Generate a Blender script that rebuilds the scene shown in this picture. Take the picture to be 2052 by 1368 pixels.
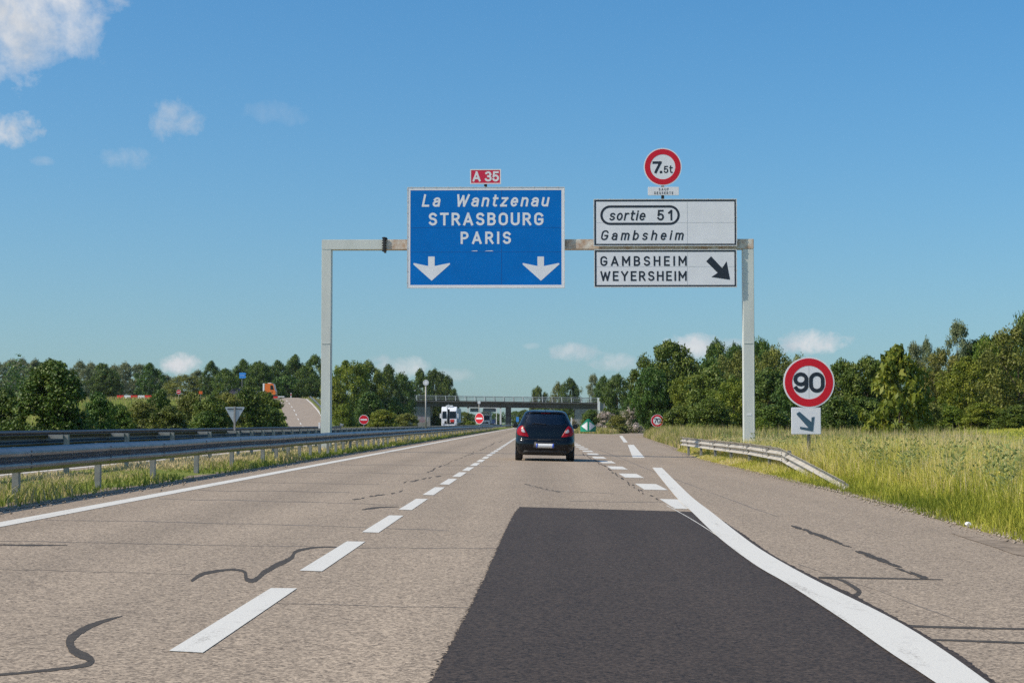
import bpy, bmesh, math, random
import numpy as np
from mathutils import Vector, Matrix
R = math.radians
for o in list(bpy.data.objects): bpy.data.objects.remove(o)
SC = bpy.context.scene
COL = SC.collection

# ------------------------------------------------------------------ camera
F = 3420.0                       # focal length in pixels of the 2052 px wide photo
H = 1.09                         # eye height above the road
YAW, PITCH = math.atan(53 / F), math.atan(164 / F)
fw = Vector((-math.sin(YAW) * math.cos(PITCH), math.cos(YAW) * math.cos(PITCH), math.sin(PITCH)))
rt = Vector((math.cos(YAW), math.sin(YAW), 0))
up = rt.cross(fw)
cam = bpy.data.cameras.new('camera'); co = bpy.data.objects.new('camera', cam); COL.objects.link(co)
co.matrix_world = Matrix(((rt.x, up.x, -fw.x, 0), (rt.y, up.y, -fw.y, 0), (rt.z, up.z, -fw.z, H), (0, 0, 0, 1)))
cam.sensor_width = 36; cam.lens = F / 2052 * 36; cam.clip_start = 0.1; cam.clip_end = 9000
SC.camera = co

# ------------------------------------------------------------------ sun, sky, exposure
SUN_E, SUN_D = R(47), R(20)      # elevation; how far the sun stands behind the left-hand normal of the road
sdir = Vector((-math.cos(SUN_D) * math.cos(SUN_E), -math.sin(SUN_D) * math.cos(SUN_E), math.sin(SUN_E)))
sun = bpy.data.lights.new('sun', 'SUN'); sun.energy = 4.3; sun.angle = R(.53); sun.color = (1, .90, .76)
so = bpy.data.objects.new('sun', sun); COL.objects.link(so); so.rotation_euler = sdir.to_track_quat('Z', 'Y').to_euler()
SC.view_settings.view_transform = 'Standard'; SC.view_settings.look = 'None'
SC.view_settings.exposure = 0.0; SC.view_settings.gamma = 1
SC.cycles.use_denoising = False
SC.cycles.max_bounces = 8; SC.cycles.transparent_max_bounces = 12

W = bpy.data.worlds.new('World'); SC.world = W; W.use_nodes = True
def build_world():
    nt = W.node_tree; N = nt.nodes; L = nt.links
    N.clear()
    out = N.new('ShaderNodeOutputWorld'); bg = N.new('ShaderNodeBackground'); bg.inputs[1].default_value = .143
    L.new(bg.outputs[0], out.inputs[0])
    tc = N.new('ShaderNodeTexCoord')
    def M(op, a, b=None, c=None, clamp=False):
        n = N.new('ShaderNodeMath'); n.operation = op; n.use_clamp = clamp
        for i, v in enumerate((a, b, c)):
            if v is None: continue
            if isinstance(v, (int, float)): n.inputs[i].default_value = v
            else: L.new(v, n.inputs[i])
        return n.outputs[0]
    sep = N.new('ShaderNodeSeparateXYZ'); L.new(tc.outputs['Generated'], sep.inputs[0])
    x, y, z = sep.outputs
    zz = M('ADD', M('MULTIPLY', M('MAXIMUM', z, 0), .8), .04)
    cmb = N.new('ShaderNodeCombineXYZ'); L.new(x, cmb.inputs[0]); L.new(y, cmb.inputs[1]); L.new(zz, cmb.inputs[2])
    nrm = N.new('ShaderNodeVectorMath'); nrm.operation = 'NORMALIZE'; L.new(cmb.outputs[0], nrm.inputs[0])
    sky = N.new('ShaderNodeTexSky'); sky.sky_type = 'NISHITA'; sky.sun_disc = False
    sky.sun_elevation = SUN_E; sky.sun_rotation = math.atan2(sdir.x, sdir.y)
    sky.altitude = 100; sky.air_density = 1.0; sky.dust_density = 2; sky.ozone_density = 5
    L.new(nrm.outputs[0], sky.inputs['Vector'])
    # clouds
    az = M('ARCTAN2', x, y); el = M('ARCSINE', z)
    def noise(scale, detail, rough, dist=0):
        n = N.new('ShaderNodeTexNoise'); n.inputs['Scale'].default_value = scale; n.inputs['Detail'].default_value = detail
        n.inputs['Roughness'].default_value = rough; n.inputs['Distortion'].default_value = dist
        L.new(tc.outputs['Generated'], n.inputs['Vector']); return n.outputs['Fac']
    nb = noise(30, 10, .64, .2); ns = noise(85, 9, .64, .25)
    total = None
    clouds = [(30, 40, 205, 140, 1.0, 0), (165, 92, 62, 56, .9, 0), (25, 285, 74, 34, .72, 1), (352, 252, 56, 40, .44, 1), (262, 332, 56, 24, .24, 1),
              (98, 343, 26, 10, .2, 1), (548, 236, 66, 24, .12, 1), (368, 730, 46, 21, .95, 1), (806, 734, 62, 22, .6, 1),
              (1152, 706, 60, 19, .62, 1), (1232, 726, 48, 18, .6, 1), (1400, 694, 62, 24, .85, 1), (1625, 688, 72, 25, .92, 1),
              (1068, 693, 20, 7, .25, 1), (905, 752, 40, 14, .3, 1), (1470, 690, 40, 10, .5, 1)]
    for px, py, hw, hh, st, k in clouds:
        a0, e0 = (px - 1079) / F, (848 - py) / F
        u = M('DIVIDE', M('SUBTRACT', az, a0), hw / F); v = M('DIVIDE', M('SUBTRACT', el, e0), hh / F)
        d = M('ADD', M('MULTIPLY', u, u), M('MULTIPLY', v, v))
        m = M('ADD', M('SUBTRACT', .80, M('MULTIPLY', d, .72)), M('MULTIPLY', M('SUBTRACT', ns if k else nb, .5), 2.9))
        m = M('MULTIPLY', M('SMOOTH_MIN', M('MAXIMUM', m, 0), 1, .3), st, clamp=True)
        m = M('MULTIPLY', m, M('LESS_THAN', d, 4.0))
        total = m if total is None else M('MAXIMUM', total, m)
    ccr = N.new('ShaderNodeValToRGB')
    ccr.color_ramp.elements[0].position = .3; ccr.color_ramp.elements[0].color = (.50, .56, .64, 1)
    ccr.color_ramp.elements[1].position = .66; ccr.color_ramp.elements[1].color = (.93, .92, .92, 1)
    L.new(noise(22, 6, .6), ccr.inputs[0])
    sc = N.new('ShaderNodeVectorMath'); sc.operation = 'SCALE'; L.new(ccr.outputs[0], sc.inputs[0]); sc.inputs['Scale'].default_value = 6.3
    tint = N.new('ShaderNodeMix'); tint.data_type = 'RGBA'; tint.blend_type = 'MULTIPLY'; tint.inputs[0].default_value = 1
    hs = N.new('ShaderNodeHueSaturation'); hs.inputs['Saturation'].default_value = 1.3; L.new(sky.outputs[0], hs.inputs['Color'])
    L.new(hs.outputs[0], tint.inputs[6]); tint.inputs[7].default_value = (.98, 1.06, 1.003, 1)
    mx = N.new('ShaderNodeMix'); mx.data_type = 'RGBA'
    L.new(total, mx.inputs[0]); L.new(tint.outputs[2], mx.inputs[6]); L.new(sc.outputs[0], mx.inputs[7])
    L.new(mx.outputs[2], bg.inputs[0])
build_world()

# ------------------------------------------------------------------ helpers
def at(px, py, Y):
    "point of the photo's pixel ray at distance Y along the road"
    d = fw + rt * ((px - 1026) / F) + up * ((684 - py) / F)
    k = Y / d.y
    return Vector((d.x * k, Y, H + d.z * k))
FALL = .02
def onroad(px, py, lift=0):
    d = fw + rt * ((px - 1026) / F) + up * ((684 - py) / F)
    k = -H / (d.z + FALL * d.x)
    return Vector((d.x * k, d.y * k, -FALL * d.x * k + lift))

MATS = {}
def mat(name, col, rough=.6, metal=0., var=.0, scale=4., bump=0., bscale=60., col2=None, spec=None, stretch=None, obj=False, coat=0):
    if name in MATS: return MATS[name]
    m = bpy.data.materials.new(name); m.use_nodes = True; MATS[name] = m
    nt = m.node_tree; N = nt.nodes; L = nt.links
    b = N['Principled BSDF']; b.inputs['Roughness'].default_value = rough; b.inputs['Metallic'].default_value = metal
    if spec is not None: b.inputs['Specular IOR Level'].default_value = spec
    if coat: b.inputs['Coat Weight'].default_value = coat; b.inputs['Coat Roughness'].default_value = .04
    c = (*col, 1); b.inputs['Base Color'].default_value = c
    if var or bump:
        tc = N.new('ShaderNodeTexCoord'); vec = tc.outputs['Object']
        if stretch:
            mp = N.new('ShaderNodeMapping'); mp.inputs['Scale'].default_value = stretch; L.new(vec, mp.inputs[0]); vec = mp.outputs[0]
    if var:
        n = N.new('ShaderNodeTexNoise'); n.inputs['Scale'].default_value = scale; n.inputs['Detail'].default_value = 6; n.inputs['Roughness'].default_value = .65
        L.new(vec, n.inputs['Vector'])
        cr = N.new('ShaderNodeValToRGB'); cr.color_ramp.elements[0].position = .3; cr.color_ramp.elements[1].position = .7
        c2 = col2 or tuple(v * (1 - var) for v in col)
        cr.color_ramp.elements[0].color = (*c2, 1); cr.color_ramp.elements[1].color = (*(min(1, v * (1 + var * .5)) for v in col), 1)
        L.new(n.outputs['Fac'], cr.inputs[0]); L.new(cr.outputs[0], b.inputs['Base Color'])
    if bump:
        n2 = N.new('ShaderNodeTexNoise'); n2.inputs['Scale'].default_value = bscale; n2.inputs['Detail'].default_value = 4; L.new(vec, n2.inputs['Vector'])
        bp = N.new('ShaderNodeBump'); bp.inputs['Strength'].default_value = bump; bp.inputs['Distance'].default_value = .01
        L.new(n2.outputs['Fac'], bp.inputs['Height']); L.new(bp.outputs[0], b.inputs['Normal'])
    return m

def tag(o, label=None, cat=None, group=None, kind=None):
    if label: o['label'] = label
    if cat: o['category'] = cat
    if group: o['group'] = group
    if kind: o['kind'] = kind
    return o
def thing(name, loc, label, cat, group=None, rz=0):
    o = bpy.data.objects.new(name, None); COL.objects.link(o); o.location = loc; o.rotation_euler = (0, 0, rz)
    o.empty_display_size = .2
    return tag(o, label, cat, group)
def copy_tree(o, parent=None):
    c = o.copy(); COL.objects.link(c)
    if parent: c.parent = parent
    for ch in list(o.children): copy_tree(ch, c)
    return c

class MB:
    def __init__(s): s.v = []; s.f = []
    def add(s, vs, fs):
        k = len(s.v); s.v += [tuple(p) for p in vs]; s.f += [tuple(i + k for i in q) for q in fs]; return s
    def box(s, x0, x1, y0, y1, z0, z1):
        return s.add([(x0, y0, z0), (x1, y0, z0), (x1, y1, z0), (x0, y1, z0), (x0, y0, z1), (x1, y0, z1), (x1, y1, z1), (x0, y1, z1)],
                     [(3, 2, 1, 0), (4, 5, 6, 7), (0, 1, 5, 4), (1, 2, 6, 5), (2, 3, 7, 6), (3, 0, 4, 7)])
    def tube(s, p, q, r0, r1=None, n=8, caps=True):
        p, q = Vector(p), Vector(q); r1 = r0 if r1 is None else r1
        d = (q - p).normalized(); a = d.orthogonal().normalized(); b = d.cross(a)
        vs = []
        for c, r in ((p, r0), (q, r1)):
            for i in range(n):
                t = 2 * math.pi * i / n; vs.append(c + a * math.cos(t) * r + b * math.sin(t) * r)
        fs = [(i, (i + 1) % n, n + (i + 1) % n, n + i) for i in range(n)]
        if caps: fs += [tuple(range(n - 1, -1, -1)), tuple(range(n, 2 * n))]
        return s.add(vs, fs)
    def disc(s, cx, cz, r, y0, y1, n=40, inner=0):
        "disc or ring in the xz plane with thickness y0..y1"
        vs = []; fs = []
        if inner <= 0:
            for y in (y0, y1):
                vs += [(cx + r * math.cos(2 * math.pi * i / n), y, cz + r * math.sin(2 * math.pi * i / n)) for i in range(n)]
            fs = [tuple(range(n)), tuple(range(2 * n - 1, n - 1, -1))] + [(n + i, n + (i + 1) % n, (i + 1) % n, i) for i in range(n)]
        else:
            for y in (y0, y1):
                for rr in (inner, r):
                    vs += [(cx + rr * math.cos(2 * math.pi * i / n), y, cz + rr * math.sin(2 * math.pi * i / n)) for i in range(n)]
            for i in range(n):
                j = (i + 1) % n
                fs += [(i, j, n + j, n + i), (2 * n + i, 3 * n + i, 3 * n + j, 2 * n + j), (n + i, n + j, 3 * n + j, 3 * n + i), (2 * n + i, 2 * n + j, j, i)]
        return s.add(vs, fs)
    def poly(s, pts, y0, y1):
        "polygon in the xz plane given as (x,z), thickness y0..y1"
        n = len(pts)
        vs = [(a, y0, b) for a, b in pts] + [(a, y1, b) for a, b in pts]
        return s.add(vs, [tuple(range(n)), tuple(range(2 * n - 1, n - 1, -1))] + [(n + i, n + (i + 1) % n, (i + 1) % n, i) for i in range(n)])
    def build(s, name, m, parent=None, bevel=0, smooth=False, seg=2):
        me = bpy.data.meshes.new(name); me.from_pydata(s.v, [], s.f); me.update()
        if bevel:
            bm = bmesh.new(); bm.from_mesh(me)
            bmesh.ops.recalc_face_normals(bm, faces=bm.faces)
            bmesh.ops.bevel(bm, geom=bm.edges[:], offset=bevel, segments=seg, affect='EDGES', clamp_overlap=True)
            bm.to_mesh(me); bm.free()
        else:
            bm = bmesh.new(); bm.from_mesh(me); bmesh.ops.recalc_face_normals(bm, faces=bm.faces); bm.to_mesh(me); bm.free()
        me.materials.append(m)
        if smooth:
            for p in me.polygons: p.use_smooth = True
        o = bpy.data.objects.new(name, me); COL.objects.link(o)
        if parent: o.parent = parent
        return o
def raw(name, vs, fs, m, parent=None, smooth=False):
    me = bpy.data.meshes.new(name); me.from_pydata([tuple(v) for v in vs], [], fs); me.update(); me.materials.append(m)
    if smooth:
        for p in me.polygons: p.use_smooth = True
    o = bpy.data.objects.new(name, me); COL.objects.link(o)
    if parent: o.parent = parent
    return o
def np_mesh(name, V, quads, tris, attr=None):
    me = bpy.data.meshes.new(name)
    nq, nt_ = len(quads), len(tris)
    me.vertices.add(len(V)); me.vertices.foreach_set('co', V.astype(np.float32).ravel())
    loops = np.concatenate([quads.ravel(), tris.ravel()])
    me.loops.add(len(loops)); me.loops.foreach_set('vertex_index', loops.astype(np.int32))
    me.polygons.add(nq + nt_)
    st = np.concatenate([np.arange(nq) * 4, nq * 4 + np.arange(nt_) * 3]).astype(np.int32)
    me.polygons.foreach_set('loop_start', st)
    if attr is not None:
        a = me.attributes.new('tone', 'FLOAT', 'POINT'); a.data.foreach_set('value', attr.astype(np.float32))
    me.update(calc_edges=True); me.validate()
    return me

# ------------------------------------------------------------------ stroke lettering (French road alphabet look)
def E(cx, cy, rx, ry, a0, a1, n=12):
    return [(cx + rx * math.cos(R(a0 + (a1 - a0) * i / n)), cy + ry * math.sin(R(a0 + (a1 - a0) * i / n))) for i in range(n + 1)]
def _arch(x0, w, h=.7, r=.2): return [(x0, h - r - .02)] + E(x0 + w / 2, h - r, w / 2, r, 180, 0) + [(x0 + w, 0)]
GL = {
 'A': (.60, [[(0, 0), (.30, 1), (.60, 0)], [(.10, .28), (.50, .28)]]),
 'B': (.48, [[(0, 0), (0, 1), (.25, 1)] + E(.25, .765, .20, .235, 90, -90) + [(0, .53)], [(.24, .53)] + E(.25, .265, .23, .265, 90, -90) + [(0, 0)]]),
 'D': (.50, [[(0, 0), (0, 1), (.2, 1)] + E(.2, .70, .30, .30, 90, 0) + E(.2, .30, .30, .30, 0, -90) + [(0, 0)]]),
 'E': (.42, [[(.42, 1), (0, 1), (0, 0), (.42, 0)], [(0, .52), (.36, .52)]]),
 'F': (.42, [[(.42, 1), (0, 1), (0, 0)], [(0, .5), (.36, .5)]]),
 'G': (.54, [E(.27, .70, .27, .30, 25, 180) + E(.27, .30, .27, .30, 180, 360) + [(.54, .46), (.30, .46)]]),
 'H': (.52, [[(0, 0), (0, 1)], [(.52, 0), (.52, 1)], [(0, .52), (.52, .52)]]),
 'I': (.0, [[(0, 0), (0, 1)]]),
 'L': (.42, [[(0, 1), (0, 0), (.42, 0)]]),
 'M': (.66, [[(0, 0), (0, 1), (.33, .32), (.66, 1), (.66, 0)]]),
 'O': (.54, [E(.27, .70, .27, .30, 0, 180) + E(.27, .30, .27, .30, 180, 360) + [(.54, .70)]]),
 'P': (.46, [[(0, 0), (0, 1), (.22, 1)] + E(.22, .73, .24, .27, 90, -90) + [(0, .46)]]),
 'R': (.50, [[(0, 0), (0, 1), (.22, 1)] + E(.22, .74, .24, .26, 90, -90) + [(0, .48)], [(.24, .48), (.50, 0)]]),
 'S': (.48, [E(.24, .76, .23, .24, 25, 270) + E(.24, .26, .24, .26, 90, -155)]),
 'T': (.50, [[(0, 1), (.50, 1)], [(.25, 1), (.25, 0)]]),
 'U': (.52, [[(0, 1), (0, .27)] + E(.26, .27, .26, .27, 180, 360) + [(.52, 1)]]),
 'W': (.84, [[(0, 1), (.21, 0), (.42, .9), (.63, 0), (.84, 1)]]),
 'Y': (.56, [[(0, 1), (.28, .45), (.56, 1)], [(.28, .45), (.28, 0)]]),
 '0': (.52, [E(.26, .66, .26, .34, 0, 180) + E(.26, .34, .26, .34, 180, 360) + [(.52, .66)]]),
 '1': (.22, [[(0, .76), (.22, 1), (.22, 0)]]),
 '3': (.46, [E(.21, .76, .22, .24, 150, -90) + E(.21, .26, .25, .26, 90, -155)]),
 '5': (.46, [[(.43, 1), (.07, 1), (.03, .5)] + E(.22, .31, .24, .31, 135, -155)]),
 '7': (.48, [[(0, 1), (.48, 1), (.14, 0)]]),
 '9': (.50, [E(.25, .69, .25, .31, 0, 360), [(.50, .69)] + E(.25, .32, .25, .32, 0, -150)]),
 '.': (.02, [[(0, .0), (.02, .0)]]),
 'a': (.42, [E(.21, .49, .20, .21, 160, 0) + [(.41, 0)], [(.41, .40), (.19, .40)] + E(.19, .20, .19, .20, 90, 270) + [(.26, 0), (.41, .10)]]),
 'n': (.40, [[(0, 0), (0, .7)], _arch(0, .40)]),
 'u': (.40, [[(0, .7), (0, .2)] + E(.2, .2, .2, .2, 180, 360), [(.4, .7), (.4, 0)]]),
 'h': (.40, [[(0, 0), (0, 1)], _arch(0, .40)]),
 'm': (.66, [[(0, 0), (0, .7)], _arch(0, .33, .7, .16), _arch(.33, .33, .7, .16)]),
 'b': (.42, [[(0, 0), (0, 1)], E(.21, .35, .21, .35, 0, 360, 20)]),
 'o': (.42, [E(.21, .35, .21, .35, 0, 360, 20)]),
 'e': (.42, [[(.02, .36), (.42, .36)] + E(.21, .36, .21, .34, 0, 180) + E(.21, .34, .21, .34, 180, 315)]),
 's': (.38, [E(.19, .53, .18, .17, 25, 270) + E(.19, .18, .19, .18, 90, -155)]),
 'r': (.26, [[(0, 0), (0, .7)], [(0, .43)] + E(.22, .43, .22, .27, 180, 75)]),
 'i': (.0, [[(0, 0), (0, .7)], [(0, .93), (0, .96)]]),
 't': (.28, [[(.09, .95), (.09, .15)] + E(.23, .15, .14, .15, 180, 290), [(0, .7), (.28, .7)]]),
 'z': (.38, [[(0, .7), (.38, .7), (0, 0), (.38, 0)]]),
}
def ribbon(mb, P, half, y):
    n = len(P)
    if n < 2: return
    P = [Vector((p[0], p[1])) for p in P]
    P = [P[0]] + [P[i] for i in range(1, n) if (P[i] - P[i - 1]).length > 1e-5]; n = len(P)
    if n < 2: return
    closed = n > 4 and (P[0] - P[-1]).length < 1e-4
    if not closed: P[0] = P[0] - (P[1] - P[0]).normalized() * half * .98
    if not closed: P[-1] = P[-1] + (P[-1] - P[-2]).normalized() * half * .98
    vs = []
    for i in range(n):
        d0 = (P[i] - P[i - 1]).normalized() if i else (P[1] - P[0]).normalized()
        d1 = (P[i + 1] - P[i]).normalized() if i < n - 1 else d0
        if closed and i in (0, n - 1): d0 = (P[-1] - P[-2]).normalized(); d1 = (P[1] - P[0]).normalized()
        t = (d0 + d1).normalized(); nn = Vector((-t.y, t.x)); k = 1 / max(.7, nn.dot(Vector((-d0.y, d0.x))))
        for s in (1, -1):
            q = P[i] + nn * half * k * s; vs.append((q.x, y, q.y))
    mb.add(vs, [(2 * i, 2 * i + 1, 2 * i + 3, 2 * i + 2) for i in range(n - 1)])
def text_mb(mb, s, x0, x1, z0, z1, t, y, shear=0, gapw=.62, sx=1.0):
    "stroke text filling x0..x1, cap height z0..z1; t = stroke width relative to cap height"
    hgt = z1 - z0; ht = hgt * t / 2
    k = hgt - 2 * ht
    ws = [(GL[c][0] * hgt * sx + 2 * ht) if c != ' ' else hgt * gapw for c in s]
    extra = shear * hgt
    gap = ((x1 - x0 - extra) - sum(ws)) / max(1, len(s) - 1)
    x = x0; lay = 0
    for c, w in zip(s, ws):
        if c != ' ':
            for st in GL[c][1]:
                pts = [(ht + p[0] * hgt * sx, ht + p[1] * k) for p in st]
                pts = [(x + a + shear * b, z0 + b) for a, b in pts]
                pts = [pts[0]] + [q for p_, q in zip(pts, pts[1:]) if abs(p_[0] - q[0]) + abs(p_[1] - q[1]) > 1e-5]
                # split at sharp corners so that corners stay square
                seg = [pts[0]]
                for i in range(1, len(pts)):
                    seg.append(pts[i])
                    if i < len(pts) - 1:
                        a = Vector(pts[i]) - Vector(pts[i - 1]); b = Vector(pts[i + 1]) - Vector(pts[i])
                        if a.length > 1e-6 and b.length > 1e-6 and a.angle(b) > R(42):
                            ribbon(mb, seg, ht, y - .0003 * (lay % 7)); lay += 1; seg = [pts[i]]
                ribbon(mb, seg, ht, y - .0003 * (lay % 7)); lay += 1
        x += w + gap
    return mb

# ------------------------------------------------------------------ ground shape
def sm(a, b, x):
    t = np.clip((x - a) / (b - a), 0, 1); return t * t * (3 - 2 * t)
ER = [(0, 4.85), (14, 4.85), (20, 5.0), (30, 5.25), (56, 5.35), (89, 6.9), (118, 8.0), (163, 9.9), (195, 12.6), (235, 17.5), (280, 26), (330, 40)]
def edge_r(Y): return np.interp(Y, [p[0] for p in ER], [p[1] for p in ER])
EXL = [(196, 8.0), (235, 12.5), (280, 20.5), (330, 34)]    # left edge of the exit slip road beyond the nose
XL, XM0, XM1, XO = -5.95, -6.1, -9.6, -18.4                 # our left edge, median, far edge of the oncoming road
def gz(X, Y):
    X = np.asarray(X, float); Y = np.asarray(Y, float)
    er = edge_r(Y)
    road = -FALL * np.clip(X, -9.6, 14)
    opp = .115 + .018 * (np.clip(X, -19, -9.6) + 9.6)
    z = np.where(X < -9.6, opp, road)
    z = np.where((X < XL) & (X >= -9.6), .119 - .004 * sm(-6, -9.6, X) , z)
    inroad = ((X > XL) & (X < er)) | ((X < XM1) & (X > XO))
    isl = sm(200, 206, Y) * sm(3.2, 3.8, X) * (1 - sm(0, 1, X - np.interp(Y, [p[0] for p in EXL], [p[1] for p in EXL]) + .6))
    z = z - .035 * inroad
    z = z + .025 * sm(0, .6, XL - X) * sm(0, .6, X - XM1)           # median swell
    z = z + .06 * sm(0, .7, X - er) + isl * .1
    z = z + 1.05 * sm(9, 28, X - er) * sm(30, 80, Y)               # meadow rises gently
    z = z + .1 * sm(0, 2, XO - X)
    pl = sm(-33, -47, X) * sm(332, 348, Y) * (1 - sm(470, 500, Y))
    pr = sm(15, 27, X) * sm(392, 408, Y) * (1 - sm(470, 500, Y))
    z = z + 6.0 * np.maximum(pl, pr)
    return z
def g1(x, y): return float(gz(x, y))

# ------------------------------------------------------------------ materials
def ground_mat():
    m = bpy.data.materials.new('verge_soil'); m.use_nodes = True; nt = m.node_tree; N = nt.nodes; L = nt.links
    b = N['Principled BSDF']; b.inputs['Roughness'].default_value = .95; b.inputs['Specular IOR Level'].default_value = .1
    tc = N.new('ShaderNodeTexCoord')
    n1 = N.new('ShaderNodeTexNoise'); n1.inputs['Scale'].default_value = .35; n1.inputs['Detail'].default_value = 8; n1.inputs['Roughness'].default_value = .7
    n2 = N.new('ShaderNodeTexNoise'); n2.inputs['Scale'].default_value = 9; n2.inputs['Detail'].default_value = 6
    L.new(tc.outputs['Object'], n1.inputs['Vector']); L.new(tc.outputs['Object'], n2.inputs['Vector'])
    ad = N.new('ShaderNodeMath'); ad.operation = 'MULTIPLY_ADD'; L.new(n2.outputs['Fac'], ad.inputs[0]); ad.inputs[1].default_value = .5
    L.new(n1.outputs['Fac'], ad.inputs[2])
    cr = N.new('ShaderNodeValToRGB'); cr.color_ramp.elements[0].position = .5; cr.color_ramp.elements[0].color = (.085, .115, .022, 1)
    cr.color_ramp.elements[1].position = 1.0; cr.color_ramp.elements[1].color = (.23, .22, .065, 1)
    e = cr.color_ramp.elements.new(.76); e.color = (.15, .185, .035, 1)
    L.new(ad.outputs[0], cr.inputs[0]); L.new(cr.outputs[0], b.inputs['Base Color'])
    bp = N.new('ShaderNodeBump'); bp.inputs['Strength'].default_value = .6; bp.inputs['Distance'].default_value = .05; L.new(n2.outputs['Fac'], bp.inputs['Height']); L.new(bp.outputs[0], b.inputs['Normal'])
    return m
def road_mat(name, base, dark, grain, stain=.12, rough=.82, tracks=()):
    m = bpy.data.materials.new(name); m.use_nodes = True; nt = m.node_tree; N = nt.nodes; L = nt.links
    b = N['Principled BSDF']; b.inputs['Roughness'].default_value = rough; b.inputs['Specular IOR Level'].default_value = .3
    tc = N.new('ShaderNodeTexCoord'); P = tc.outputs['Object']
    vo = N.new('ShaderNodeTexVoronoi'); vo.inputs['Scale'].default_value = 78; L.new(P, vo.inputs['Vector'])
    sv = N.new('ShaderNodeSeparateColor'); L.new(vo.outputs['Color'], sv.inputs[0])
    n1 = N.new('ShaderNodeTexNoise'); n1.inputs['Scale'].default_value = 24; n1.inputs['Detail'].default_value = 5; n1.inputs['Roughness'].default_value = .75; L.new(P, n1.inputs['Vector'])
    mp = N.new('ShaderNodeMapping'); mp.inputs['Scale'].default_value = (1.1, .07, 1); L.new(P, mp.inputs[0])
    n2 = N.new('ShaderNodeTexNoise'); n2.inputs['Scale'].default_value = 1.0; n2.inputs['Detail'].default_value = 6; n2.inputs['Roughness'].default_value = .6; L.new(mp.outputs[0], n2.inputs['Vector'])
    n3 = N.new('ShaderNodeTexNoise'); n3.inputs['Scale'].default_value = .5; n3.inputs['Detail'].default_value = 8; L.new(P, n3.inputs['Vector'])
    def M(op, a, bb, c=None):
        n = N.new('ShaderNodeMath'); n.operation = op
        for i, v in enumerate((a, bb, c)):
            if v is None: continue
            if isinstance(v, (int, float)): n.inputs[i].default_value = v
            else: L.new(v, n.inputs[i])
        return n.outputs[0]
    vo2 = N.new('ShaderNodeTexVoronoi'); vo2.inputs['Scale'].default_value = 38; L.new(P, vo2.inputs['Vector'])
    sv2 = N.new('ShaderNodeSeparateColor'); L.new(vo2.outputs['Color'], sv2.inputs[0])
    g = M('MULTIPLY_ADD', sv.outputs[0], .62, M('MULTIPLY_ADD', sv2.outputs[1], .24, M('MULTIPLY', n1.outputs['Fac'], .38)))
    cr = N.new('ShaderNodeValToRGB'); cr.color_ramp.elements[0].position = .62 - grain; cr.color_ramp.elements[0].color = (*dark, 1)
    cr.color_ramp.elements[1].position = .62 + grain; cr.color_ramp.elements[1].color = (*base, 1)
    L.new(g, cr.inputs[0])
    st = M('MULTIPLY_ADD', M('SUBTRACT', n2.outputs['Fac'], .5), stain * 2.2, M('MULTIPLY_ADD', M('SUBTRACT', n3.outputs['Fac'], .5), stain * 1.4, 1.0))
    sx = N.new('ShaderNodeSeparateXYZ'); L.new(P, sx.inputs[0])
    for cx, hw, k in tracks:                      # polished wheel paths and the oily lane centre
        d_ = M('DIVIDE', M('SUBTRACT', sx.outputs[0], cx), hw); gs = M('POWER', 2.718, M('MULTIPLY', M('MULTIPLY', d_, d_), -1.0))
        st = M('MULTIPLY_ADD', M('MULTIPLY', gs, M('MULTIPLY_ADD', n2.outputs['Fac'], 1.4, .3)), k, st)
    mx = N.new('ShaderNodeVectorMath'); mx.operation = 'SCALE'; L.new(cr.outputs[0], mx.inputs[0]); L.new(st, mx.inputs['Scale'])
    L.new(mx.outputs[0], b.inputs['Base Color'])
    bp = N.new('ShaderNodeBump'); bp.inputs['Strength'].default_value = .5; bp.inputs['Distance'].default_value = .006; L.new(g, bp.inputs['Height']); L.new(bp.outputs[0], b.inputs['Normal'])
    return m
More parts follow.
